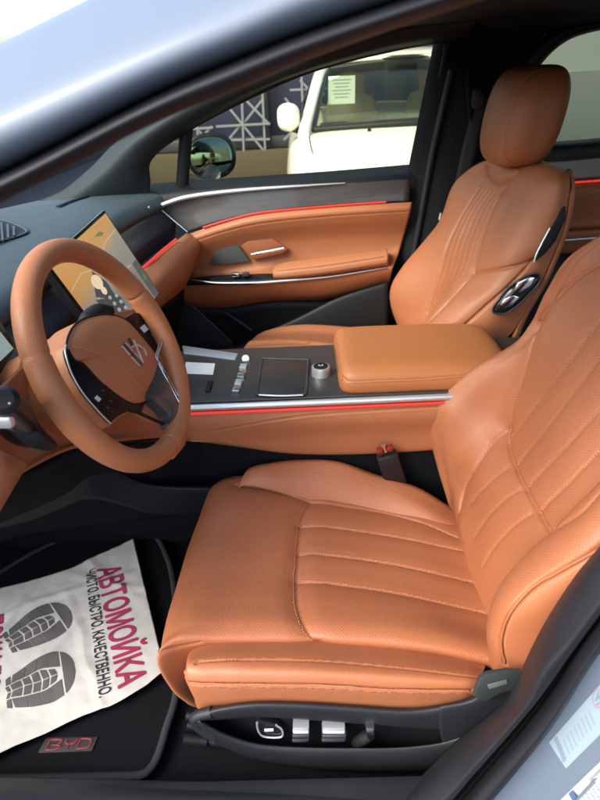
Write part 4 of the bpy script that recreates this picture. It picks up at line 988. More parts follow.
# lower spoke: satin grey blade in a double silver frame
lw = dome('lower_spoke', [(158, 362), (164, 368), (177, 391), (188.5, 413), (187, 422), (181.5, 430), (170, 424.5), (169.5, 416), (154, 400), (148, 392)], WC + WN * 0.001, WN, 0.008, simple('satin_black_spoke', (0.085, 0.09, 0.098), 0.28, metal=0.4), whl, smooth=60, rings=8, power=3)
tube('silver_frame', [WP(u, v, o) for u, v, o in [(150, 319, -.008), (164, 324, 0), (166.3, 327.5, .003), (162.5, 341, 0.002), (157.5, 356, 0.002), (161, 366, .004), (174, 389, .006), (187, 412, .008), (186.5, 420, .006), (181, 430, .002)]], 0.0019, M_SATIN, whl, n=80)
tube('frame_line', [WP(u, v, o) for u, v, o in [(163.5, 331, .004), (157.5, 349, .004), (157.0, 360, .006), (171, 387, .008), (183, 410, .009)]], 0.0010, M_CHROME, whl, n=60)
plate('spoke_leather', [(136, 406), (151, 398.5), (168, 413.5), (168, 424), (150, 416)], WC - WN * 0.018, WN, 0.018, M_WHEEL, whl, bevel=0.004)
tube('spoke_edge', [WP(u, v, -0.014) for u, v in [(118, 405), (130, 409), (150, 418), (168, 426), (181, 431)]], 0.0028, M_BLACK, whl)
lower = [WP(u, v, -0.012) for u, v in [(181, 432), (176, 441), (168, 452)]]
tube('rim_bridge', lower, [0.014, 0.017, 0.015], M_WHEEL, whl)
tube('upper_cover', [Y(81, 331, -0.33), Y(88, 321, -0.31), Y(99, 313, -0.285), Y(112, 310.5, -0.265)], [0.009, 0.016, 0.017, 0.008], M_BLACK, whl)
# hub behind, column shroud and lever
tube('hub', [WC - WN * 0.012, WC - WN * 0.05], [0.062, 0.066], M_BLACK, whl, seg=32)
col = thing('steering_column', 'tan column shroud behind the wheel with a black lever housing and stalk', 'steering column', WC - WN * 0.2)
tube('shroud', [WC - WN * 0.05, WC - WN * 0.11 - WB * 0.004, WC - WN * 0.22 - WB * 0.01], [0.066, 0.072, 0.070], M_LEAD, col, seg=40)
tube('chrome_ring_arc', [Y(u, v, -0.475) for u, v in [(57.5, 418), (64, 426), (74, 435), (84, 440)]], 0.0024, M_SATIN, col)
hn = np.array([0.72, -0.62, 0.25]); h0 = Y(30, 430, -0.555)
hs = dome('lever_housing', [(5, 428), (12, 421), (24, 411), (31, 412), (37, 421), (47, 433), (57, 443), (55, 449), (42, 451.5), (26, 447), (12, 436)], h0, hn, 0.012, simple('stalk_black', (0.006, 0.006, 0.008), 0.4), col, smooth=48, rings=8, power=3, back=0.05)
sa, sb_ = Y(27, 424, -0.575), Y(6, 402, -0.665)
dv = (sb_ - sa) / np.linalg.norm(sb_ - sa)
stk = tube('control_stalk', [sa - dv * 0.02, sa + dv * 0.012, sa + dv * 0.03, (sa + sb_) / 2 + dv * 0.01, sb_], [0.010, 0.013, 0.0165, 0.0185, 0.0165], bpy.data.materials['stalk_black'], col, seg=24, n=40)
cap_n = np.cross(dv, (0, 0, 1)); cap_n /= np.linalg.norm(cap_n)
tube('end_cap', [sb_ - dv * 0.004, sb_ + dv * 0.008, sb_ + dv * 0.014], [0.0170, 0.0165, 0.011], bpy.data.materials['stalk_black'], stk, seg=24)
tip = Y(12, 405, -0.655)
tube('stalk_mark', [Y(9, 403, -0.678), Y(15, 407, -0.668), Y(18, 410, -0.660)], [0.001, 0.0022, 0.001], M_WHITE, stk)
icon_p = Y(4, 421, -0.67)
box('stalk_button', icon_p, (0.022, 0.012, 0.016), M_SATIN, stk, bevel=0.004)

# ================================================================== centre console
con = thing('centre_console', 'wide tan sided centre console with a black deck, chrome trim line and leather armrest lid', 'centre console', (0.05, 0, 0.25))
ZT = 0.722; YN = -0.13; YF = 0.14
side = []
for x in (-0.62, -0.40, -0.28, -0.18, -0.08, 0.02, 0.15, 0.3, 0.5, 0.75):
    zb = float(np.interp(x, (-0.62, -0.40, -0.25, -0.15, -0.05, 0.1, 0.3, 0.75), (0.645, 0.632, 0.618, 0.596, 0.575, 0.568, 0.575, 0.60)))
    side.append([(x, YN + 0.008, ZT - 0.014), (x, YN - 0.004, ZT - 0.022), (x, YN - 0.010, ZT - 0.05), (x, YN - 0.002, 0.63), (x, YN + 0.002, zb + 0.012), (x, YN + 0.012, zb)])
padded('leather_side', side, 120, 80, [dict(px=[(190, 436), (230, 428), (300, 416.5), (370, 411), (440, 407)], d=0.002, w=0.0025, ridge=0.0008)], M_LEAD, con, thick=0.004)
lowc = []
for x in (-0.95, -0.6, -0.3, 0.0, 0.3, 0.75):
    zt = 0.60 if x < -0.5 else 0.60
    lowc.append([(x, YN + 0.010, 0.66), (x, YN + 0.012, 0.55), (x, YN + 0.03, 0.44), (x, YN + 0.065, 0.34), (x, YN + 0.10, 0.25)])
surf('lower_side', lowc, 30, 30, M_CARPET, con, thick=0.006)
deck = px([[(150, 402, YN), (197, 398, YN), (260, 399, YN), (330, 398, YN), (380, 396, YN), (470, 391, YN)]])
dk = []
for y, dz in ((YN, 0.0), (YN + 0.02, 0.002), (0.0, 0.002), (YF - 0.02, 0.002), (YF, -0.002), (YF + 0.006, -0.03), (YF + 0.0, -0.2)):
    dk.append([(x, y, ZT + dz + lift) for x, lift in ((-0.62, 0.012), (-0.48, 0.0), (-0.28, 0.0), (-0.1, 0.0), (0.1, 0.0), (0.3, 0.0), (0.75, 0.0))])
surf('deck', dk, 30, 40, M_CONS, con, thick=0.006)
tl_ = [(-0.62, YN - 0.002, ZT + 0.004), (-0.40, YN - 0.004, ZT - 0.005), (-0.2, YN - 0.005, ZT - 0.006), (0.1, YN - 0.005, ZT - 0.005), (0.45, YN - 0.005, ZT - 0.003), (0.75, YN - 0.005, ZT - 0.003)]
tube('chrome_trim', tl_, 0.0075, M_SATIN, con, n=50)
tube('light_line', [(x, y - 0.003, z - 0.0125) for x, y, z in tl_], 0.0032, M_RED, con, n=50)
# charging bay, card, switch row, lid, knob
up = np.array([0, 0, 1.0])
zt2 = ZT + 0.0068
bay = plate('charging_bay', [(150, 395), (166, 352), (184, 351), (235, 358.5), (226, 393.5)], (0, 0, zt2), up, 0.004, simple('bay_rubber', (0.013, 0.017, 0.022), 0.55, bump=0.2, bscale=500), con, bevel=0.0015)
plate('bay_silver_edge', [(182, 345.5), (184, 345.5), (238, 353.2), (235, 359.5), (184, 353)], (0, 0, zt2 + 0.003), up, 0.004, M_SATIN, con, bevel=0.0015)
bm = bmesh.new(); add_box(bm, Z(209, 386, zt2 + 0.004), (0.012, 0.05, 0.006), bevel=0.003); from_bm('bay_stop', bm, M_BLACK, bay)
rowp = plate('switch_row', [(240, 356), (250.5, 357), (240.5, 393.5), (229.5, 392.5)], (0, 0, zt2 + 0.001), up, 0.003, M_GREYD, con, bevel=0.001)
def Zc(u, v, h): return Z(u, v, zt2 + h)
for q, mt_ in ((((240.5, 363), (247.5, 363.5), (246, 367.5), (239, 367)), M_SATIN), (((238.5, 371), (245.5, 371.5), (243.6, 377), (236.6, 376.5)), M_CHROME), (((236, 378.5), (243, 379), (241, 384), (234, 383.5)), M_SATIN), (((233.5, 385.5), (240.5, 386), (238.6, 391.5), (231.6, 391)), M_CHROME)):
    plate('toggle_switch', q, (0, 0, zt2 + 0.007), up, 0.006, mt_, rowp, bevel=0.002)
tube('start_button', [Zc(245.5, 358.5, 0.0), Zc(245.5, 358.5, 0.007)], 0.009, M_WHITE, rowp, seg=20, n=4)
lid = plate('storage_lid', [(262.5, 358.8), (308.3, 359.6), (307.5, 372), (305, 393.4), (281, 394.6), (257.5, 394)], (0, 0, zt2 + 0.004), up, 0.006, simple('lid_black', (0.030, 0.028, 0.027), 0.3, vary=0.12, vscale=30), con, bevel=0.002)
tube('lid_rim', [Zc(u, v, 0.004) for u, v in [(263.5, 358.4), (285, 359), (307, 359.4), (308.4, 361), (307, 376), (305.4, 392), (303.5, 394), (281, 395), (259, 394.4), (257.2, 392.5), (259.5, 376), (262, 360)]], 0.0028, M_GREYD, con, closed=True, n=96, flat=0.8)
tube('lid_edge_shine', [Zc(u, v, 0.005) for u, v in [(259, 395), (281, 395.8), (303, 395)]], 0.0020, M_SATIN, con, n=20)
kc = Z(321, 375, zt2)
kb = tube('rotary_knob', [kc - up * 0.001, kc + up * 0.002, kc + up * 0.020, kc + up * 0.022], [0.0215, 0.0215, 0.0205, 0.019], M_SATIN, con, seg=40, n=10)
tube('knob_top', [kc + up * 0.0215, kc + up * 0.0235], 0.0165, M_GLOSS, kb, seg=32, n=2)
bm = bmesh.new(); add_box(bm, kc + up * 0.0237 + np.array([0, 0, 0]), (0.011, 0.0015, 0.0006)); add_box(bm, kc + up * 0.0237 + np.array([0.004, 0.003, 0]), (0.0012, 0.007, 0.0006)); add_box(bm, kc + up * 0.0237 + np.array([-0.004, 0.003, 0]), (0.0012, 0.007, 0.0006))
from_bm('knob_mark', bm, M_ICON, kb)
# armrest lid
AR = []
for x, yn, yf, zl, zt in ((0.055, -0.085, 0.125, 0.735, 0.752), (0.058, -0.102, 0.135, 0.728, 0.768), (0.068, -0.118, 0.142, 0.724, 0.779), (0.10, -0.125, 0.145, 0.723, 0.784), (0.22, -0.125, 0.145, 0.723, 0.784), (0.34, -0.125, 0.143, 0.723, 0.782), (0.405, -0.122, 0.138, 0.723, 0.776), (0.432, -0.11, 0.125, 0.725, 0.755), (0.437, -0.10, 0.12, 0.725, 0.73)):
    h = zt - zl
    AR.append([(x, yn + 0.02, zl), (x, yn, zl + 0.1 * h), (x, yn - 0.004, zl + 0.35 * h), (x, yn, zl + 0.62 * h), (x, yn + 0.012, zl + 0.86 * h), (x, yn + 0.04, zt), (x, 0, zt + 0.003), (x, yf - 0.04, zt), (x, yf - 0.012, zl + 0.86 * h), (x, yf, zl + 0.55 * h), (x, yf, zl)])
padded('armrest_lid', AR, 120, 120, [dict(px=[(342, 377), (350, 381.5), (380, 380.5), (420, 379), (470, 375)], d=0.0018, w=0.0022, st=(-0.0035,)), dict(px=[(335.5, 345), (334.5, 360), (339, 374), (345, 379)], d=0.0010, w=0.002)], leather('armrest_leather', col=(0.385, 0.138, 0.048), rough=0.42), con, M_THREADD, thick=0.004)
surf('lid_front', [[AR[0][i] for i in (0, 1, 2, 3, 4, 5)], [AR[0][i] for i in (10, 9, 9, 8, 8, 7)]], 8, 16, leather('armrest_front', col=(0.385, 0.138, 0.048)), con)
box('rear_box', (0.62, 0.0, 0.60), (0.32, 0.25, 0.24), M_BLACK, con, bevel=0.02)
crd = plate('paper_card', [(186, 362), (215, 363.4), (213, 374.6), (184, 373.4)], (0, 0, zt2 + 0.0028), up, 0.0008, M_WHITE, None, bevel=0)
tag(crd, 'small white card lying in the charging bay of the console', 'card')
# seat belt buckle between seat and console
bk = thing('belt_buckle', 'black seat belt buckle with a red release button between the tan driver seat and console', 'belt buckle', Y(395, 485, -0.155))
ba, bb = Y(385, 450, -0.155), Y(398, 487, -0.15)
d = (bb - ba) / np.linalg.norm(bb - ba); s_ = np.array([1, 0, 0]) - d * d[0]; s_ /= np.linalg.norm(s_); t_ = np.cross(d, s_)
box('body', (ba + bb) / 2 + d * 0.008, (np.linalg.norm(bb - ba) - 0.006, 0.047, 0.026), simple('buckle_black', (0.007, 0.007, 0.009), 0.45), bk, (d, s_, t_), bevel=0.005)
bm = bmesh.new()
for k in (-1, 1): add_box(bm, ba + s_ * 0.011 * k - d * 0.002, (0.010, 0.013, 0.017), (d, s_, t_), bevel=0.002)
from_bm('release_button', bm, simple('buckle_red', (0.20, 0.014, 0.018), 0.35), bk)
tube('tongue', [ba - d * 0.013, ba + d * 0.004], 0.0055, M_CHROME, bk, n=3)
tube('stalk', [bb, bb + d * 0.06 + np.array([0, 0, -0.02])], 0.012, M_BLACK, bk, n=4)
# ================================================================== driver's seat
ds = thing('driver_seat', 'tan perforated leather driver seat in the foreground with charcoal switch trim along its base', 'car seat', (0.08, -0.38, 0.26))
cu_rows = px([
    [(192, 706, -.605), (176, 692, -.625), (161.5, 662, -.622), (180, 644, -.602), (228, 643, -.592), (340, 644, -.585), (430, 652, -.595), (500, 668, -.605)],
    [(190, 700, -.575), (172, 680, -.595), (161.0, 648, -.592), (184, 626, -.575), (232, 624, -.566), (340, 626, -.562), (430, 634, -.572), (492, 648, -.582)],
    [(196, 680, -.51), (175, 650, -.53), (167, 618, -.53), (193, 599, -.51), (246, 600, -.505), (350, 604, -.505), (420, 611, -.51), (480, 624, -.515)],
    [(202, 655, -.44), (182, 622, -.46), (176, 588, -.46), (204, 572, -.44), (258, 575, -.435), (355, 582, -.437), (420, 590, -.445), (472, 602, -.458)],
    [(212, 610, -.34), (194, 577, -.36), (188, 548, -.36), (216, 534, -.34), (268, 538, -.335), (362, 549, -.345), (420, 558, -.36), (464, 570, -.375)],
    [(222, 570, -.25), (206, 543, -.27), (200.5, 514, -.265), (228, 501, -.25), (282, 508, -.245), (370, 522, -.262), (420, 532, -.285), (458, 545, -.312)],
    [(232, 545, -.19), (216, 518, -.205), (208.5, 492, -.20), (236, 482, -.185), (294, 492, -.185), (378, 507, -.207), (424, 517, -.237), (454, 530, -.268)],
    [(238, 535, -.15), (222, 508, -.165), (214, 486, -.155), (242, 476, -.15), (298, 486, -.155), (380, 500, -.177), (424, 510, -.207), (452, 522, -.238)]])
cu_rows = np.concatenate([np.array([[Y(u, v, -.56) for u, v in ((232, 716), (222, 702), (214, 676), (218, 662), (236, 652), (340, 652), (430, 660), (500, 676))]]), cu_rows])
cu_rows = np.concatenate([cu_rows, cu_rows[:, -1:] + np.array([0.045, 0, -0.010]), cu_rows[:, -1:] + np.array([0.09, 0, -0.035])], axis=1)
ST = (-0.0035, 0.0035)
ins_s = [dict(px=[(320, 648), (308, 630), (298.5, 606), (297, 582), (298.5, 556), (300.5, 528), (304, 512), (311, 501)], d=0.004, w=0.0035, puff=0.006, pw=0.02, st=(0.004,)),
         dict(px=[(299.5, 524), (340, 528), (400, 537), (457, 549), (480, 553)], d=0.0042, w=0.0024, puff=0.0022, pw=0.013, st=(0.0034,)),
         dict(px=[(298.5, 552), (340, 556), (400, 565), (466, 580), (485, 585)], d=0.0042, w=0.0024, puff=0.0022, pw=0.013, st=(0.0034,)),
         dict(px=[(297.5, 579.5), (340, 584), (400, 593), (476, 610), (492, 614)], d=0.0042, w=0.0024, puff=0.0022, pw=0.013, st=(0.0034,)),
         dict(px=[(236, 484), (265, 488), (300, 497), (340, 504.5), (380, 511), (420, 521), (456, 536)], d=0.004, w=0.0032, puff=0.003, pw=0.018),
         dict(px=[(161, 652), (175, 648), (200, 643)], d=0.003, w=0.004)]
cush = padded('seat_cushion', cu_rows, 420, 380, ins_s, M_PERF, ds, M_THREAD, thick=0.004, perf=((1, 0, -0.2), (0, 1, 0)))
nb = px([
    [(190, 676, -.59), (194, 650, -.57), (214, 641, -.555), (250, 637, -.55), (320, 638, -.548), (400, 646, -.555), (460, 656, -.565), (486, 664, -.58)],
    [(187, 672, -.62), (190, 652, -.592), (214, 640, -.575), (250, 637, -.570), (320, 638.5, -.567), (400, 646, -.575), (460, 656, -.585), (486, 665, -.60)],
    [(184.5, 668, -.645), (190, 655, -.618), (216, 646, -.602), (250, 644.5, -.598), (320, 646, -.596), (400, 653.5, -.603), (460, 663, -.612), (484, 670, -.618)],
    [(183.5, 670, -.656), (190, 662, -.645), (216, 657, -.636), (250, 656.5, -.634), (320, 658, -.633), (400, 665, -.638), (460, 672, -.643), (482, 675.5, -.640)],
    [(183, 676, -.662), (191, 672, -.660), (218, 670, -.660), (250, 670, -.662), (320, 671.5, -.663), (400, 677, -.664), (460, 682, -.663), (480, 683, -.655)],
    [(184.5, 682, -.664), (194, 683, -.667), (220, 683.5, -.669), (250, 683.8, -.671), (320, 685, -.672), (400, 689.5, -.672), (458, 691.5, -.668), (477, 690, -.660)],
    [(189, 692, -.662), (198, 696, -.664), (222, 696, -.667), (250, 695.5, -.668), (320, 697, -.669), (400, 700, -.669), (456, 698.5, -.665), (475, 696, -.658)],
    [(197, 708, -.655), (206, 710, -.657), (226, 709, -.658), (250, 708, -.66), (320, 709, -.66), (400, 712, -.66), (455, 708, -.658), (474, 703, -.652)],
    [(199, 716, -.640), (208, 717, -.640), (228, 716, -.640), (250, 715, -.640), (320, 716, -.640), (400, 718, -.640), (455, 714, -.640), (474, 710, -.640)]])
nbc = nb[:, 0].mean(0)[None, None]
nb = np.concatenate([nbc + (nb[:, :1] - nbc) * 0.05 + np.array([0.004, 0.016, 0]), nbc + (nb[:, :1] - nbc) * 0.55 + np.array([-0.001, 0.006, 0]), nbc + (nb[:, :1] - nbc) * 0.88 + np.array([0.002, 0.002, 0]), nb[:, 1:]], axis=1)
padded('side_bolster', nb, 220, 320, [dict(px=[(196, 663), (204, 661), (240, 659.5), (320, 661), (400, 668), (478, 677)], d=0.0030, w=0.0026, st=(0.0036,)),
    dict(px=[(190, 683.5), (204, 684.6), (240, 684.8), (320, 686), (400, 690.5), (478, 691)], d=0.0040, w=0.0034, pipe=0.0017, st=(-0.0075,))], M_LEA, ds, M_THREADD, thick=0.004)
fb = px([
    [(232, 490, -.215), (240, 482, -.205), (268, 485, -.20), (300, 494, -.20), (340, 502, -.207), (380, 509, -.222), (420, 518, -.247), (452, 534, -.278)],
    [(234, 485, -.20), (242, 477.5, -.188), (268, 477, -.185), (300, 484, -.183), (340, 491, -.188), (380, 499, -.20), (420, 508, -.224), (454, 526, -.252)],
    [(237, 479, -.18), (246, 470, -.168), (270, 466.5, -.162), (300, 468, -.158), (340, 473, -.162), (376, 483, -.173), (418, 496, -.196), (455, 517, -.226)],
    [(240, 478, -.16), (249, 469, -.148), (271, 463.5, -.142), (300, 461, -.138), (337, 462.5, -.141), (374, 475, -.152), (418, 488.5, -.173), (455, 511, -.202)],
    [(244, 482, -.14), (254, 472, -.128), (274, 466.5, -.122), (300, 464, -.118), (338, 466, -.121), (376, 478, -.131), (420, 492, -.152), (457, 514, -.181)],
    [(250, 510, -.13), (260, 505, -.118), (280, 500, -.112), (304, 498, -.108), (340, 500, -.108), (380, 510, -.118), (424, 522, -.138), (458, 540, -.165)]])
fb[0] += np.array([0, 0.004, -0.014]); fb[:, 0] += np.array([0.012, 0, -0.022]); fb[1:3, 1] += np.array([0, 0, -0.004])
fb = np.concatenate([fb, fb[:, -1:] + np.array([0.04, 0, -0.02])], axis=1)
padded('side_bolster', fb, 120, 240, [dict(px=[(244, 474), (268, 470), (300, 470.5), (338, 475), (376, 485), (418, 497)], d=0.0004, w=0.002)], M_PERF, ds, thick=0.004, perf=((1, 0, -0.2), (0, 1, 0)))
# backrest
bk_rows = px([
    [(470, 560, -.15), (458, 540, -.20), (457, 536, -.235), (460, 545, -.285), (472, 600, -.42), (486, 650, -.53), (488.5, 664, -.60), (503, 676, -.640), (545, 690, -.645), (590, 700, -.60)],
    [(472, 520, -.12), (448, 500, -.165), (452, 505, -.20), (457, 514, -.255), (474, 578, -.40), (492, 635, -.53), (487.5, 648, -.60), (502, 660, -.642), (548, 672, -.65), (600, 680, -.60)],
    [(470, 480, -.08), (438.5, 468, -.128), (447, 474, -.165), (461, 490, -.225), (482, 553, -.395), (500, 608, -.525), (486.5, 625, -.595), (502, 639, -.643), (553, 650, -.655), (612, 655, -.60)],
    [(470, 440, -.06), (430.5, 432, -.115), (442, 441, -.155), (470, 464, -.22), (497, 523, -.39), (518, 572, -.518), (494.5, 595, -.585), (509, 613, -.645), (562, 625, -.658), (625, 630, -.60)],
    [(480, 410, -.05), (432.5, 409, -.112), (446, 414, -.152), (484, 445, -.215), (514, 500, -.385), (536, 546, -.512), (512, 570, -.578), (530, 590, -.644), (582, 602, -.66), (645, 605, -.60)],
    [(500, 380, -.05), (447, 391, -.112), (463, 395, -.150), (503, 427, -.21), (537, 474, -.38), (560, 522, -.505), (545, 537, -.568), (560, 562, -.64), (610, 574, -.66), (670, 575, -.60)],
    [(525, 350, -.06), (478, 365, -.120), (492, 369, -.158), (518, 391, -.21), (560, 438, -.378), (592, 494, -.50), (582, 500, -.56), (598, 524, -.635), (645, 540, -.655), (705, 540, -.60)],
    [(560, 310, -.08), (520, 338, -.138), (528, 340, -.17), (537, 342, -.21), (590, 390, -.376), (640, 445, -.495), (634, 448, -.55), (650, 470, -.625), (695, 490, -.65), (750, 490, -.60)],
    [(585, 260, -.10), (547, 290, -.160), (555, 293, -.185), (566, 300, -.215), (620, 340, -.376), (690, 390, -.49), (690, 390, -.54), (710, 405, -.61), (750, 425, -.64), (800, 425, -.60)],
    [(620, 225, -.12), (568, 258, -.180), (578, 258, -.20), (592, 263, -.225), (655, 295, -.376), (730, 335, -.485), (740, 338, -.53), (765, 350, -.59), (800, 365, -.62), (840, 365, -.58)],
    [(650, 205, -.14), (600, 235, -.20), (610, 235, -.22), (625, 238, -.245), (690, 258, -.376), (765, 290, -.475), (785, 295, -.52), (810, 302, -.56), (840, 315, -.59), (870, 320, -.55)]])
bs = [dict(px=[(538, 322), (530, 345), (521, 378), (512, 405), (505, 428)], d=0.004, w=0.0032, puff=0.003, pw=0.018, st=(0.004,)),
      dict(px=[(620, 255), (590, 268), (565, 288), (547, 308), (538, 322)], d=0.004, w=0.004, puff=0.003, pw=0.02),
      dict(px=[(505, 428), (492, 441), (476, 463), (463, 487), (457, 512)], d=0.005, w=0.004, puff=0.004, pw=0.018, st=(0.004,)),
      dict(px=[(505, 428), (507, 444), (513, 464), (522, 484), (535, 508), (549, 531)], d=0.005, w=0.004, puff=0.004, pw=0.018),
      dict(px=[(507, 442), (540, 400), (575, 354), (605, 315), (650, 270)], d=0.0034, w=0.0026, puff=0.0018, pw=0.014, st=(0.0034,)),
      dict(px=[(515, 466), (545, 430), (580, 384), (610, 345), (660, 290)], d=0.0034, w=0.0026, puff=0.0018, pw=0.014, st=(0.0034,)),
      dict(px=[(524, 489), (555, 458), (590, 420), (620, 388), (680, 330)], d=0.0034, w=0.0026, puff=0.0018, pw=0.014, st=(0.0034,)),
      dict(px=[(537, 511), (565, 486), (600, 450), (640, 410), (700, 350)], d=0.0034, w=0.0026, puff=0.0018, pw=0.014, st=(0.0034,)),
      dict(px=[(471, 503), (482, 490), (494, 478.5), (507, 468)], d=0.0030, w=0.0024, puff=0.0010, pw=0.01, st=(0.0032,)),
      dict(px=[(475, 536), (487, 518), (502, 502), (519, 489)], d=0.0030, w=0.0024, puff=0.0010, pw=0.01, st=(0.0032,)),
      dict(px=[(482, 566), (494, 547), (510, 529), (530, 513)], d=0.0030, w=0.0024, puff=0.0010, pw=0.01, st=(0.0032,)),
      dict(px=[(549, 531), (562, 522), (580, 510), (600, 489), (650, 440)], d=0.004, w=0.004, puff=0.003, pw=0.016),
      dict(px=[(505, 664), (502, 650), (502, 637), (508, 618), (522, 598), (541, 581.5), (570, 566), (600, 548), (640, 512)], d=0.0040, w=0.0040, pipe=0.0018, st=(-0.0075,))]
padded('backrest', bk_rows, 470, 430, bs, M_PERF, ds, M_THREAD, thick=0.004, perf=((0, 1, 0), (0.515, 0, 0.857)))
lobe = px([[(520, 690, -.655), (527, 662, -.66), (536, 643, -.66), (551, 626, -.66), (575, 612, -.655)], [(530, 700, -.675), (534, 672, -.68), (543, 652, -.68), (556, 637, -.68), (580, 622, -.675)], [(545, 715, -.66), (552, 690, -.67), (562, 668, -.675), (576, 650, -.675), (600, 635, -.66)]])
surf('side_piping', lobe, 16, 30, M_LEA, ds, thick=0.01)
# base trim with its switch recess
yT = -0.672
def rowy(pts, y): return [(u, v, y) for u, v in pts]
up_edge = [(193, 716), (204, 711), (220, 706), (255, 701.5), (300, 702), (350, 705), (410, 708.5), (455, 702), (480, 694)]
rec_top = [(203, 720), (212, 719), (230, 717.5), (262, 715.5), (300, 717.5), (350, 721.5), (400, 725.5), (440, 728), (470, 727)]
rec_bot = [(204, 722), (212, 727), (228, 735), (258, 744.5), (300, 748), (350, 749), (400, 748.5), (440, 744), (468, 735)]
low_edge = [(194, 722), (203, 732), (222, 744), (256, 757), (300, 765), (350, 769), (410, 770), (455, 763), (492, 742)]
tr = px([rowy(up_edge, -0.648), rowy(up_edge, -0.672), [(a[0] * .6 + b_[0] * .4, a[1] * .6 + b_[1] * .4, -0.682) for a, b_ in zip(up_edge, rec_top)], rowy(rec_top, -0.680), rowy([(u, v + 1.2) for u, v in rec_top], -0.672), rowy([(u, v + 2) for u, v in rec_top], -0.650)])
tr2 = px([rowy([(u, v - 2) for u, v in rec_bot], -0.650), rowy([(u, v - 1) for u, v in rec_bot], -0.676), rowy(rec_bot, -0.684), [(a[0] * .5 + b_[0] * .5, a[1] * .5 + b_[1] * .5, -0.688) for a, b_ in zip(rec_bot, low_edge)], rowy(low_edge, -0.676), rowy([(u, v + 3) for u, v in low_edge], -0.650)])
trm = surf('base_trim', tr, 40, 70, M_TRIM, ds, thick=0.003)
surf('base_trim', tr2, 40, 70, M_TRIM, ds, thick=0.003)
tube('trim_nose', [Y(u, v, -0.676) for u, v in [(212, 712), (200, 715), (195, 719), (200, 727), (214, 736)]], 0.009, M_TRIM, ds, n=30)
plate('switch_recess', [(194, 715), (260, 706), (350, 710), (430, 715), (490, 712), (490, 740), (440, 755), (350, 760), (260, 755), (215, 738)], (0, -0.651, 0), (0, -1, 0), 0.01, M_BLACK, ds, bevel=0)
surf('trim_rear', px([rowy([(440, 705), (470, 699), (487, 686), (515, 676)], -.66), rowy([(440, 708), (470, 702), (490, 690), (520, 682)], -.68), rowy([(440, 732), (468, 728), (492, 716), (530, 705)], -.682), rowy([(450, 765), (480, 752), (500, 738), (535, 730)], -.675)]), 20, 30, M_TRIM, ds, thick=0.004)
plate('hinge_cover', [(474, 697), (480, 679), (488, 674), (508, 671), (522, 672), (522, 688), (500, 694), (486, 702)], Y(498, 684, -0.690), (0.1, -1, 0.35), 0.008, simple('hinge_plastic', (0.020, 0.027, 0.030), 0.5, bump=0.2, bscale=900), ds, bevel=0.002)
plate('airbag_tag', [(487.5, 685), (506.5, 680), (508, 684), (489, 689.5)], Y(498, 684, -0.6915), (0.1, -1, 0.35), 0.0012, simple('tag_grey', (0.085, 0.10, 0.105), 0.5), ds, bevel=0.0004)
def switch(name, q, mat, depth=0.018, y=-0.678, bevel=0.003, smooth=0):
    return plate(name, q, Y(300, 735, y), (0, -1, 0.15), depth, mat, ds, bevel=bevel, smooth=smooth)
switch('seat_switch', [(293, 728.5), (309, 728.5), (309, 734.5), (292.5, 734.5)], M_SATIN); switch('seat_switch', [(292, 735.3), (309.5, 735.3), (309, 744.5), (291.5, 744.5)], M_CHROME, y=-0.682)
switch('seat_switch', [(323, 728.5), (345, 728.8), (345.5, 734.5), (322, 734.5)], M_SATIN); switch('seat_switch', [(321.5, 735.3), (346.5, 735.5), (345.5, 744.5), (321, 744)], M_CHROME, y=-0.682)
lv = tube('recline_lever', [Y(357, 742, -0.668), Y(362, 739, -0.684), Y(371, 734, -0.688)], [0.010, 0.011, 0.010], M_BLACK, ds, flat=0.8)
switch('lever_cap', [(365.5, 728), (374.5, 728.5), (374.5, 736), (367, 738)], M_CHROME, depth=0.014, y=-0.690)
mb = switch('memory_switch', [(255.5, 722), (259, 720.5), (276, 724.5), (283, 730), (282, 737), (262, 736.5), (257, 731)], M_GLOSS, depth=0.012, y=-0.668)
tube('memory_rim', [Y(u, v, -0.670) for u, v in [(257, 722.5), (258, 730), (264, 736.5), (281, 737), (282, 730), (276, 725)]], 0.0016, M_SATIN, mb, n=40)
bm = bmesh.new(); add_box(bm, Y(269, 730, -0.6695), (0.014, 0.002, 0.004)); from_bm('memory_mark', bm, M_WHITE, mb)
# runner hardware under the cushion's nose
for (u0, v0, u1, v1, r) in ((186, 715.5, 232, 720, 0.007), (187, 725, 232, 730, 0.0065), (185, 739, 250, 743.5, 0.0085)):
    tube('runner_bar', [Y(u0, v0, -0.60), Y((u0 + u1) / 2, (v0 + v1) / 2, -0.60), Y(u1, v1, -0.60)], r, M_TRIM, ds)
tube('runner_sleeve', [Y(183.5, 738.5, -0.602), Y(200, 740.5, -0.602), Y(207, 741.2, -0.602)], 0.0115, M_BLACK, ds)
bm = bmesh.new(); add_box(bm, (0.10, -0.56, 0.33), (0.62, 0.05, 0.14), bevel=0.01); add_box(bm, (0.08, -0.22, 0.33), (0.5, 0.05, 0.14), bevel=0.01); add_box(bm, (0.12, -0.38, 0.40), (0.55, 0.40, 0.06), bevel=0.02)
from_bm('seat_frame', bm, M_BLACK, ds)

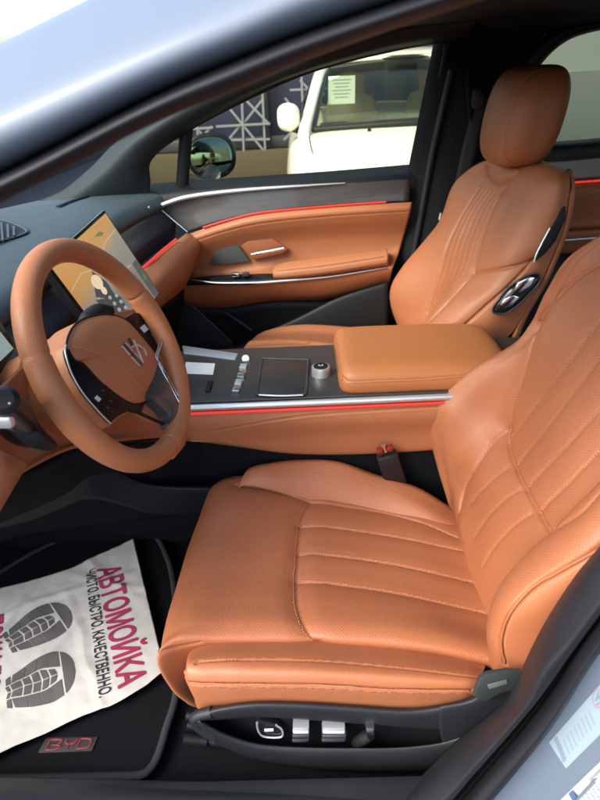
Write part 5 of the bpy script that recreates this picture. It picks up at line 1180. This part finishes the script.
# ================================================================== passenger's seat
ps_ = thing('passenger_seat', 'tan leather passenger seat with headrest, beyond the console armrest', 'car seat', (0.10, 0.38, 0.26))
pb = px([
    [(428, 395, .60), (416, 395, .56), (424, 395, .46), (428, 395, .38), (425, 390, .27), (440, 395, .18), (480, 395, .15), (500, 395, .16)],
    [(424, 350, .62), (403, 342, .565), (416, 345, .46), (418, 350, .38), (414, 340, .27), (436, 345, .19), (480, 345, .155), (502, 348, .17)],
    [(412, 320, .63), (391.5, 308, .58), (426, 315, .46), (430, 325, .38), (424, 323, .26), (448, 327, .175), (487, 325, .148), (514, 330, .17)],
    [(414, 280, .64), (391, 288, .585), (431, 296, .465), (440, 304, .385), (440, 304, .265), (466, 305, .175), (502, 302, .145), (530, 303, .165)],
    [(428, 250, .64), (402, 268, .59), (438, 270, .47), (450, 278, .39), (458, 284, .275), (488, 284, .178), (517, 281, .146), (544, 276, .165)],
    [(440, 225, .635), (421, 246, .59), (445, 246, .475), (459, 252, .395), (473, 263, .285), (500, 262, .182), (532, 258, .148), (555, 250, .162)],
    [(455, 205, .63), (439, 222, .59), (457, 222, .48), (474, 226, .40), (491, 232, .292), (511, 236, .190), (542, 233, .150), (563.5, 226, .160)],
    [(470, 185, .61), (452, 187, .588), (475, 190, .49), (492, 193, .405), (508, 198, .30), (526, 203, .200), (553, 203, .154), (568, 200, .162)],
    [(480, 172, .58), (468, 170, .565), (485, 171, .50), (500, 173, .41), (516, 176, .305), (536, 180, .21), (557, 182, .165), (570, 180, .172)],
    [(500, 165, .54), (487, 160, .53), (496, 161, .48), (508, 164, .41), (522, 166, .32), (542, 167, .235), (558, 170, .20), (568, 172, .20)],
    [(530, 165, .50), (510, 157, .49), (514, 158, .46), (524, 160, .41), (535, 162, .33), (550, 164, .26), (560, 168, .23), (566, 171, .22)]])
pseams = [dict(px=[(505, 188), (492, 206), (479, 242), (471, 271), (455, 292), (430, 318), (413, 334)], d=0.006, w=0.0042, puff=0.004, pw=0.018),
          dict(px=[(478, 187), (462, 213), (447, 243), (438, 275), (427, 312)], d=0.005, w=0.0042, puff=0.003, pw=0.018),
          dict(px=[(471, 272), (495, 269), (515, 266), (534, 261)], d=0.006, w=0.004, puff=0.004, pw=0.018),
          dict(px=[(534, 261), (510, 285), (482, 310), (457, 333)], d=0.006, w=0.004, puff=0.004, pw=0.018),
          dict(px=[(486, 164), (489, 176), (497, 184), (508, 181), (520, 168)], d=0.0035, w=0.004, puff=0.003, pw=0.012)]
eL = np.array([(478, 190), (462, 214), (448, 243), (439, 275), (430, 305)], float); eR = np.array([(504, 191), (492, 209), (480, 241), (471, 269), (452, 292)], float)
for k in range(1, 6):
    f_ = k / 6; pseams.append(dict(px=(eL * (1 - f_) + eR * f_).tolist(), d=0.0032, w=0.0026))
padded('backrest', pb, 360, 320, pseams, M_LEA, ps_, None, thick=0.006)
# back shell
shell = px([[(500, 400, .17), (560, 400, .17), (560, 400, .6)], [(502, 348, .18), (566, 300, .18), (560, 300, .6)], [(544, 276, .175), (592, 230, .18), (575, 225, .6)], [(568, 200, .172), (596, 190, .19), (560, 190, .58)], [(566, 172, .215), (585, 172, .23), (540, 165, .52)]])
shell = [[Y(500, 400, .165), Y(500, 400, .165) + (0.10, 0.06, 0), Y(500, 400, .165) + (0.10, 0.40, 0)], [Y(514, 330, .175), Y(514, 330, .175) + (0.08, 0.05, -0.02), Y(514, 330, .175) + (0.10, 0.38, -0.02)],
         [Y(544, 276, .17), Y(544, 276, .17) + (0.06, 0.05, -0.02), Y(544, 276, .17) + (0.08, 0.38, -0.02)], [Y(563.5, 226, .165), Y(563.5, 226, .165) + (0.05, 0.05, -0.02), Y(563.5, 226, .165) + (0.06, 0.38, -0.02)],
         [Y(569, 190, .172), Y(569, 190, .172) + (0.035, 0.04, -0.01), Y(569, 190, .172) + (0.04, 0.34, -0.01)], [Y(567, 172, .21), Y(567, 172, .21) + (0.01, 0.03, 0), Y(567, 172, .21) + (0.01, 0.28, 0)]]
shell = [[p[0], p[0] + (p[1] - p[0]) * np.array([0.25, 1, 0.3]), p[2] - (p[1] - p[0]) * np.array([0.9, 0, 0])] for p in shell]
surf('back_shell', shell, 24, 16, M_LEA, ps_, thick=0.01)
sp = plate('map_pocket', [(534.5, 262), (541, 247), (551, 227), (562, 207.5), (566, 206), (565.5, 220), (556, 241), (545, 254)], Y(551, 232, 0.149), (0.12, -1, 0.05), 0.008, M_BLACK, ps_, bevel=0.002)
tube('pocket_edge', [onp(u, v, Y(551, 232, 0.148), (0.12, -1, 0.05)) for u, v in [(534, 262), (536.5, 254), (543, 241), (550, 228)]], 0.0022, M_SATIN, ps_)
# shoulder switch on the side
sn0 = Y(516, 295, 0.143); snn = np.array([-0.10, -1.0, 0.10])
hsg = dome('shoulder_switch', [(494, 313), (493, 308), (498, 300), (508, 288), (522, 278), (535, 273.5), (540, 276), (539, 283), (530, 293), (519, 304), (506, 313)], sn0, snn, 0.012, M_GLOSS, ps_, smooth=48, rings=8, power=4, back=0.03)
plate('switch_key', [(513, 291), (518, 282.5), (530, 277), (535, 277.5), (531, 286), (520, 293.5)], sn0 + np.array([0, -0.013, 0]), snn, 0.01, M_CHROME, hsg, bevel=0.003)
plate('switch_key', [(500, 304.5), (504, 299), (513, 295), (520, 297), (513, 305), (504, 309)], sn0 + np.array([0, -0.013, 0]), snn, 0.01, M_CHROME, hsg, bevel=0.003)
tube('switch_rim', [onp(u, v, sn0 + np.array([0, -0.004, 0]), snn) for u, v in [(494, 313), (493, 308), (498, 300), (508, 288), (522, 278), (535, 273.5), (540, 276), (539, 283), (530, 293), (519, 304), (506, 313)]], 0.002, M_GREYD, hsg, closed=True, n=60)
# headrest
HC = np.array([0.543, 0.385, 1.213])
bm = bmesh.new(); nu_, nv_ = 260, 110
def spw(a, p): return math.copysign(abs(a) ** p, a)
rows = []
for i in range(nv_ + 1):
    ph = -pi / 2 + pi * i / nv_
    zz = spw(sin(ph), 0.60) * 0.110; rr = abs(cos(ph)) ** 0.42 if i not in (0, nv_) else 0.0
    row = []
    tz = zz / 0.108
    for j in range(nu_):
        a = 2 * pi * j / nu_
        x = spw(cos(a), 0.64) * 0.074 * rr * (1 - 0.10 * tz * tz); y = spw(sin(a), 0.60) * 0.136 * rr * (1 - 0.10 * tz * tz + 0.01 * tz)
        if x < 0: x *= 1.0 + 0.10 * (1 - (y / 0.14) ** 2)
        # seam: a groove where the front face meets the sides
        ga = math.exp(-(((abs(y) - 0.098) / 0.0030) ** 2)) * (1 if x < 0 else 0)
        x += 0.0065 * ga
        x += 0.018 * tz
        p = HC + np.array([x, y, zz])
        row.append(bm.verts.new(p))
    rows.append(row)
for i in range(nv_):
    for j in range(nu_):
        try: bm.faces.new((rows[i][j], rows[i][(j + 1) % nu_], rows[i + 1][(j + 1) % nu_], rows[i + 1][j]))
        except ValueError: pass
hr_pts = [[np.array(v.co) for v in r] for r in rows]
bmesh.ops.remove_doubles(bm, verts=bm.verts, dist=1e-5)
hr = from_bm('headrest', bm, M_LEA, ps_, angle=80)
for sy in (-1, 1):
    path = []
    for i in range(10, nv_ - 9, 4):
        cand = [p for p in hr_pts[i] if p[0] < HC[0] and abs((p[1] - HC[1]) - sy * 0.098) < 0.006]
        if cand: path.append(min(cand, key=lambda p: abs((p[1] - HC[1]) - sy * 0.098)) + np.array([-0.0004, 0, 0]))
    if len(path) > 4: tube('seam_cord', path, 0.0011, M_THREADD, hr, seg=6, n=4 * len(path))
for yy in (0.30, 0.47):
    tube('headrest_post', [(0.555, yy, 1.04), (0.552, yy, 1.13)], 0.006, M_CHROME, hr, n=3)
tube('post_guide', [(0.557, 0.30, 1.078), (0.556, 0.30, 1.092)], 0.012, M_BLACK, hr, n=3)
# the driver's headrest, same pattern, just above the frame
for src in [hr] + [c for c in hr.children]:
    q = src.copy(); COL.objects.link(q)
    if src is hr: hr2 = q; q.parent = ds; q.location = src.location + Vector((0.155, -0.765, 0.03)) + world_loc(ps_) - world_loc(ds)
    else: q.parent = hr2
# cushion
pc = px([
    [(240, 420, .20), (250, 385, .165), (300, 375, .15), (360, 372, .15), (430, 372, .15)],
    [(243, 385, .22), (252, 356, .19), (300, 350, .19), (360, 352, .19), (430, 356, .20)],
    [(244, 372, .28), (249, 350, .26), (300, 346, .26), (360, 349, .26), (430, 354, .27)],
    [(245, 366, .38), (250, 345, .36), (300, 341, .36), (360, 345, .36), (430, 350, .38)],
    [(248, 360, .50), (255, 341, .48), (300, 335, .48), (360, 339, .48), (430, 345, .48)],
    [(254, 352, .56), (262, 335, .54), (300, 326.5, .53), (360, 330, .53), (430, 338, .54)],
    [(262, 360, .62), (270, 345, .60), (300, 335, .60), (360, 337, .60), (430, 345, .60)],
    [(262, 400, .63), (270, 385, .62), (300, 378, .62), (360, 378, .62), (430, 385, .62)]])
padded('seat_cushion', pc, 120, 120, [dict(px=[(252, 346), (290, 345), (335, 349), (380, 352)], d=0.006, w=0.008, puff=0.004, pw=0.02)], M_LEA, ps_, thick=0.006)
bm = bmesh.new(); add_box(bm, (0.12, 0.40, 0.38), (0.5, 0.40, 0.2), bevel=0.02); from_bm('seat_base', bm, M_BLACK, ps_)

# far shoulder belt on the middle pillar
sb2 = thing('shoulder_belt', 'black seat belt hanging down the far middle pillar beside the passenger headrest', 'seat belt', Y(440, 300, 0.63))
surf('strap', px([[(476, 95, .635), (462, 150, .63), (449, 215, .625), (436, 290, .62), (424, 360, .62)], [(489, 98, .63), (476, 152, .625), (463, 217, .62), (450, 292, .615), (438, 362, .615)]]), 4, 40, simple('belt_webbing', (0.016, 0.017, 0.020), 0.7, bump=0.5, bscale=1500), sb2, thick=0.002)
plate('anchor_plate', [(469, 93), (474, 88), (483, 93), (482, 106), (472, 108)], (0, 0.62, 0), (0, -1, 0), 0.012, M_GREYD, sb2, bevel=0.003, smooth=24)
tube('slider_stud', [Y(441, 213, .618), Y(439.5, 220, .618)], 0.004, M_SATIN, sb2, n=3)

# ================================================================== floor mat and paper mat
MZ = 0.272
fm = thing('floor_mat', 'black carpet floor mat with grey binding and a red badge in the driver footwell', 'floor mat', Z(60, 740, 0.25))
outl = [(-160, 700), (-40, 600), (60, 540), (140, 530), (168, 560), (178, 640), (176, 692), (166, 728), (158, 754), (150, 768), (138, 774.5), (100, 776), (0, 778), (-160, 780)]
P_ = catmull(np.array([Z(u, v, MZ) for u, v in outl]), 120, closed=True)
plate3('mat_pile', [tuple(p) for p in P_], (0, 0, 1), 0.010, M_MAT, fm, bevel=0.002)
tube('binding', P_ + np.array([0, 0, -0.002]), 0.0075, M_BIND, fm, closed=True, n=240, flat=0.8)
bq = [Z(u, v, MZ + 0.003) for u, v in ((46, 737.5), (98, 736.5), (92, 750.5), (38, 752.5))]
bdg = plate3('badge', bq, (0, 0, 1), 0.0025, simple('badge_grey', (0.030, 0.032, 0.036), 0.6), fm, bevel=0.0006)
M_BRED = simple('badge_red', (0.16, 0.022, 0.030), 0.6)
o0, o1, o3 = bq[3], bq[2], bq[0]
bax = (o1 - o0) / np.linalg.norm(o1 - o0); bay_ = o3 - o0; bw = np.linalg.norm(o1 - o0); bh = np.linalg.norm(bay_ - bax * np.dot(bay_, bax)); bay_ = np.cross((0, 0, 1), bax)
def BP(a, b_): return o0 + bax * a * bw + bay_ * b_ * bh + (o3 - o0 - bay_ * bh) * b_ + np.array([0, 0, 0.0008])
def poly_line(name, strokes, r, mat, parent):
    bm = bmesh.new()
    for s in strokes: tube(name, [BP(a, b_) for a, b_ in s], r, mat, bm_in=bm, seg=6, flat=0.4, n=(len(s) - 1) * 5 + 1)
    return from_bm(name, bm, mat, parent)
poly_line('badge_letters', [[(0.12, 0.18), (0.12, 0.5), (0.12, 0.82), (0.26, 0.84), (0.35, 0.74), (0.30, 0.54), (0.20, 0.51)], [(0.20, 0.51), (0.32, 0.46), (0.36, 0.30), (0.26, 0.17), (0.12, 0.18)],
     [(0.42, 0.82), (0.44, 0.58), (0.51, 0.50)], [(0.62, 0.82), (0.60, 0.58), (0.51, 0.50)], [(0.51, 0.50), (0.51, 0.17)],
     [(0.68, 0.83), (0.82, 0.82), (0.90, 0.70), (0.91, 0.34), (0.84, 0.20), (0.68, 0.18)], [(0.685, 0.83), (0.685, 0.5), (0.68, 0.18)]], 0.0022, M_BRED, bdg)

PZ = 0.284
pa = np.array([Z(*q, PZ) for q in ((133, 537.5), (164.5, 668))]); pe1 = (pa[1] - pa[0])[:2]; pe1 /= np.linalg.norm(pe1)
E1 = np.array([pe1[0], pe1[1], 0.0]); E2 = np.cross((0, 0, 1), E1); E2 = -E2 if np.dot(E2, (1, 0, 0)) < 0 else E2
FOLDS = [(-0.62, -0.25, 0.9, 0.43, 0.0030), (-0.50, -0.40, -0.5, 0.86, 0.0026), (-0.46, -0.22, 0.97, -0.26, 0.0022), (-0.60, -0.50, 0.35, 0.94, 0.0030), (-0.42, -0.33, 0.64, 0.77, 0.0024), (-0.70, -0.35, 0.1, 1.0, 0.0028), (-0.55, -0.15, 0.75, -0.66, 0.0026)]
def folds(x, y):
    h = 0.0
    for k, (fx, fy, dx, dy, a) in enumerate(FOLDS):
        wob = 0.012 * noise.noise(Vector((x * 9, y * 9, 7.0 + k)))
        d = abs((x - fx) * dy - (y - fy) * dx + wob); along = (x - fx) * dx + (y - fy) * dy
        h += a * max(0.0, 1 - d / 0.016) * max(0.0, 1 - (along / 0.22) ** 2)
    return h
def hfun(x, y):
    p = Vector((x * 5, y * 5, 0.3)); q = Vector((x * 16, y * 16, 1.7)); r_ = Vector((x * 40, y * 40, 4.0))
    return 0.004 * noise.noise(p) + 0.0035 * noise.noise(q) * (0.5 + noise.noise(p)) + 0.0035 * abs(noise.noise(q * 0.6)) + 0.0010 * noise.noise(r_) + folds(x, y) + 0.010
top_e = [(133, 537.5), (100, 553), (70, 567), (35, 578), (0, 587), (-60, 604), (-130, 625)]
bot_e = [(164.5, 670), (142, 688), (113, 705), (78, 717), (40, 735), (0, 753), (-90, 800)]
mid = [[(a[0] * (1 - t) + b_[0] * t, a[1] * (1 - t) + b_[1] * t) for a, b_ in zip(top_e, bot_e)] for t in (0, 0.33, 0.66, 1)]
PG = ctrl_grid(np.array([[Z(u, v, PZ + 0.012) - np.array([0, 0, 0.012]) for u, v in r] for r in mid]), 110, 140)
for i in range(PG.shape[0]):
    for j in range(PG.shape[1]): PG[i, j, 2] += hfun(PG[i, j, 0], PG[i, j, 1])
ppr = thing('paper_mat', 'crumpled white car wash paper mat with two grey shoe prints and red lettering', 'paper mat', Z(60, 650, 0.28))
me = grid_mesh('sheet', PG); sh = finish('sheet', me, M_PAPER, ppr)
md = sh.modifiers.new('solid', 'SOLIDIFY'); md.thickness = 0.0006; md.offset = -1
def lift(x, y): return hfun(x, y) + 0.0012
def txt_on(name, body, p0, p1, cap_px, mat, bold, sx=None):
    a, b_ = Z(*p0, PZ + .01), Z(*p1, PZ + .01); d = b_ - a; L_ = np.linalg.norm(d); d /= L_
    q = np.cross((0, 0, 1), d); q = -q if np.dot(q, E2) < 0 else q
    a = np.array([a[0], a[1], PZ])
    o = text(name, body, 1.0, (0, 0, 0), (1, 0, 0), (0, 1, 0), mat, None, bold=0.0, depth=0)
    wd = o.dimensions.x; bpy.data.objects.remove(o)
    return text(name, body, cap_px, a, d, q, mat, ppr, bold=0.0, depth=0.0, hfun=lift, sx=L_ / (wd * cap_px), heavy=bold)
txt_on('red_lettering', 'АВТОМОЙКА', (97, 570), (119, 690), 0.074, M_INKR, 0.0024)
txt_on('black_lettering', 'ЧИСТО. БЫСТРО. КАЧЕСТВЕННО.', (85.5, 571), (99.5, 699), 0.032, M_INKB, 0.0008)
# shoe prints: a ring of tread blocks round a column of chevrons
def shoe(heel, toe, halfw):
    a, b_ = Z(*heel, PZ + .01), Z(*toe, PZ + .01); d = b_ - a; L_ = np.linalg.norm(d); d /= L_; q = np.cross((0, 0, 1), d)
    bm = bmesh.new()
    def wid(t): return halfw * (0.60 + 0.50 * math.sin(min(1, max(0, (t + 0.05) * 1.25)) * pi * 0.62) - 0.12 * max(0, 0.5 - abs(t - 0.05))) * math.sqrt(max(0, 1 - max(0, (t - 0.70) / 0.30) ** 2.2))
    def pt(t, s): p = a + d * (t * L_) + q * s; return Vector((p[0], p[1], PZ + lift(p[0], p[1])))
    def cell(t0, t1, s0, s1, skew=0.0, n=4):
        vs = [[bm.verts.new(pt(t0 + (t1 - t0) * i / n + skew * (j / n), s0(t0 + (t1 - t0) * i / n) * (1 - j / n) + s1(t0 + (t1 - t0) * i / n) * j / n)) for j in range(n + 1)] for i in range(n + 1)]
        for i in range(n):
            for j in range(n): bm.faces.new((vs[i][j], vs[i + 1][j], vs[i + 1][j + 1], vs[i][j + 1]))
    inner = lambda t: wid(min(t, 0.72)) * 0.40 * (1 if t < 0.55 else 1 - 0.45 * (t - 0.55) / 0.25)
    g = 0.010
    ts = [0.0, 0.075, 0.27, 0.45, 0.62, 0.79]
    for k in range(5):
        for s in (1, -1):
            cell(ts[k] + g, ts[k + 1] - g * 0.2, lambda t, s=s: s * (inner(t) + 0.003), lambda t, s=s: s * wid(t), skew=0.03 if 0 < k < 4 else 0.0)
    for s in (1, -1):     # toe cap
        cell(0.822, 0.995, lambda t, s=s: 0.0, lambda t, s=s: s * wid(t), n=6)
    for k, (t0, t1) in enumerate(((0.03, 0.085), (0.10, 0.25), (0.27, 0.38), (0.40, 0.51), (0.53, 0.63), (0.65, 0.75))):
        for s in (1, -1): cell(t0, t1 - 0.012, lambda t, s=s: s * 0.0012, lambda t, s=s: s * (inner(t) - 0.0005), skew=-0.03)
    return from_bm('shoe_print', bm, M_SOLE, ppr, smooth=False)
shoe((7, 645), (69.5, 610), 0.052)
shoe((6, 695), (75, 668), 0.055)
# the further line of red lettering, cut by the picture's edge
txt_on('red_lettering', 'ПОЖАЛОВАТЬ', (-18, 620), (-30, 751), 0.060, M_INKR, 0.0022)

print('objects', len(bpy.data.objects))
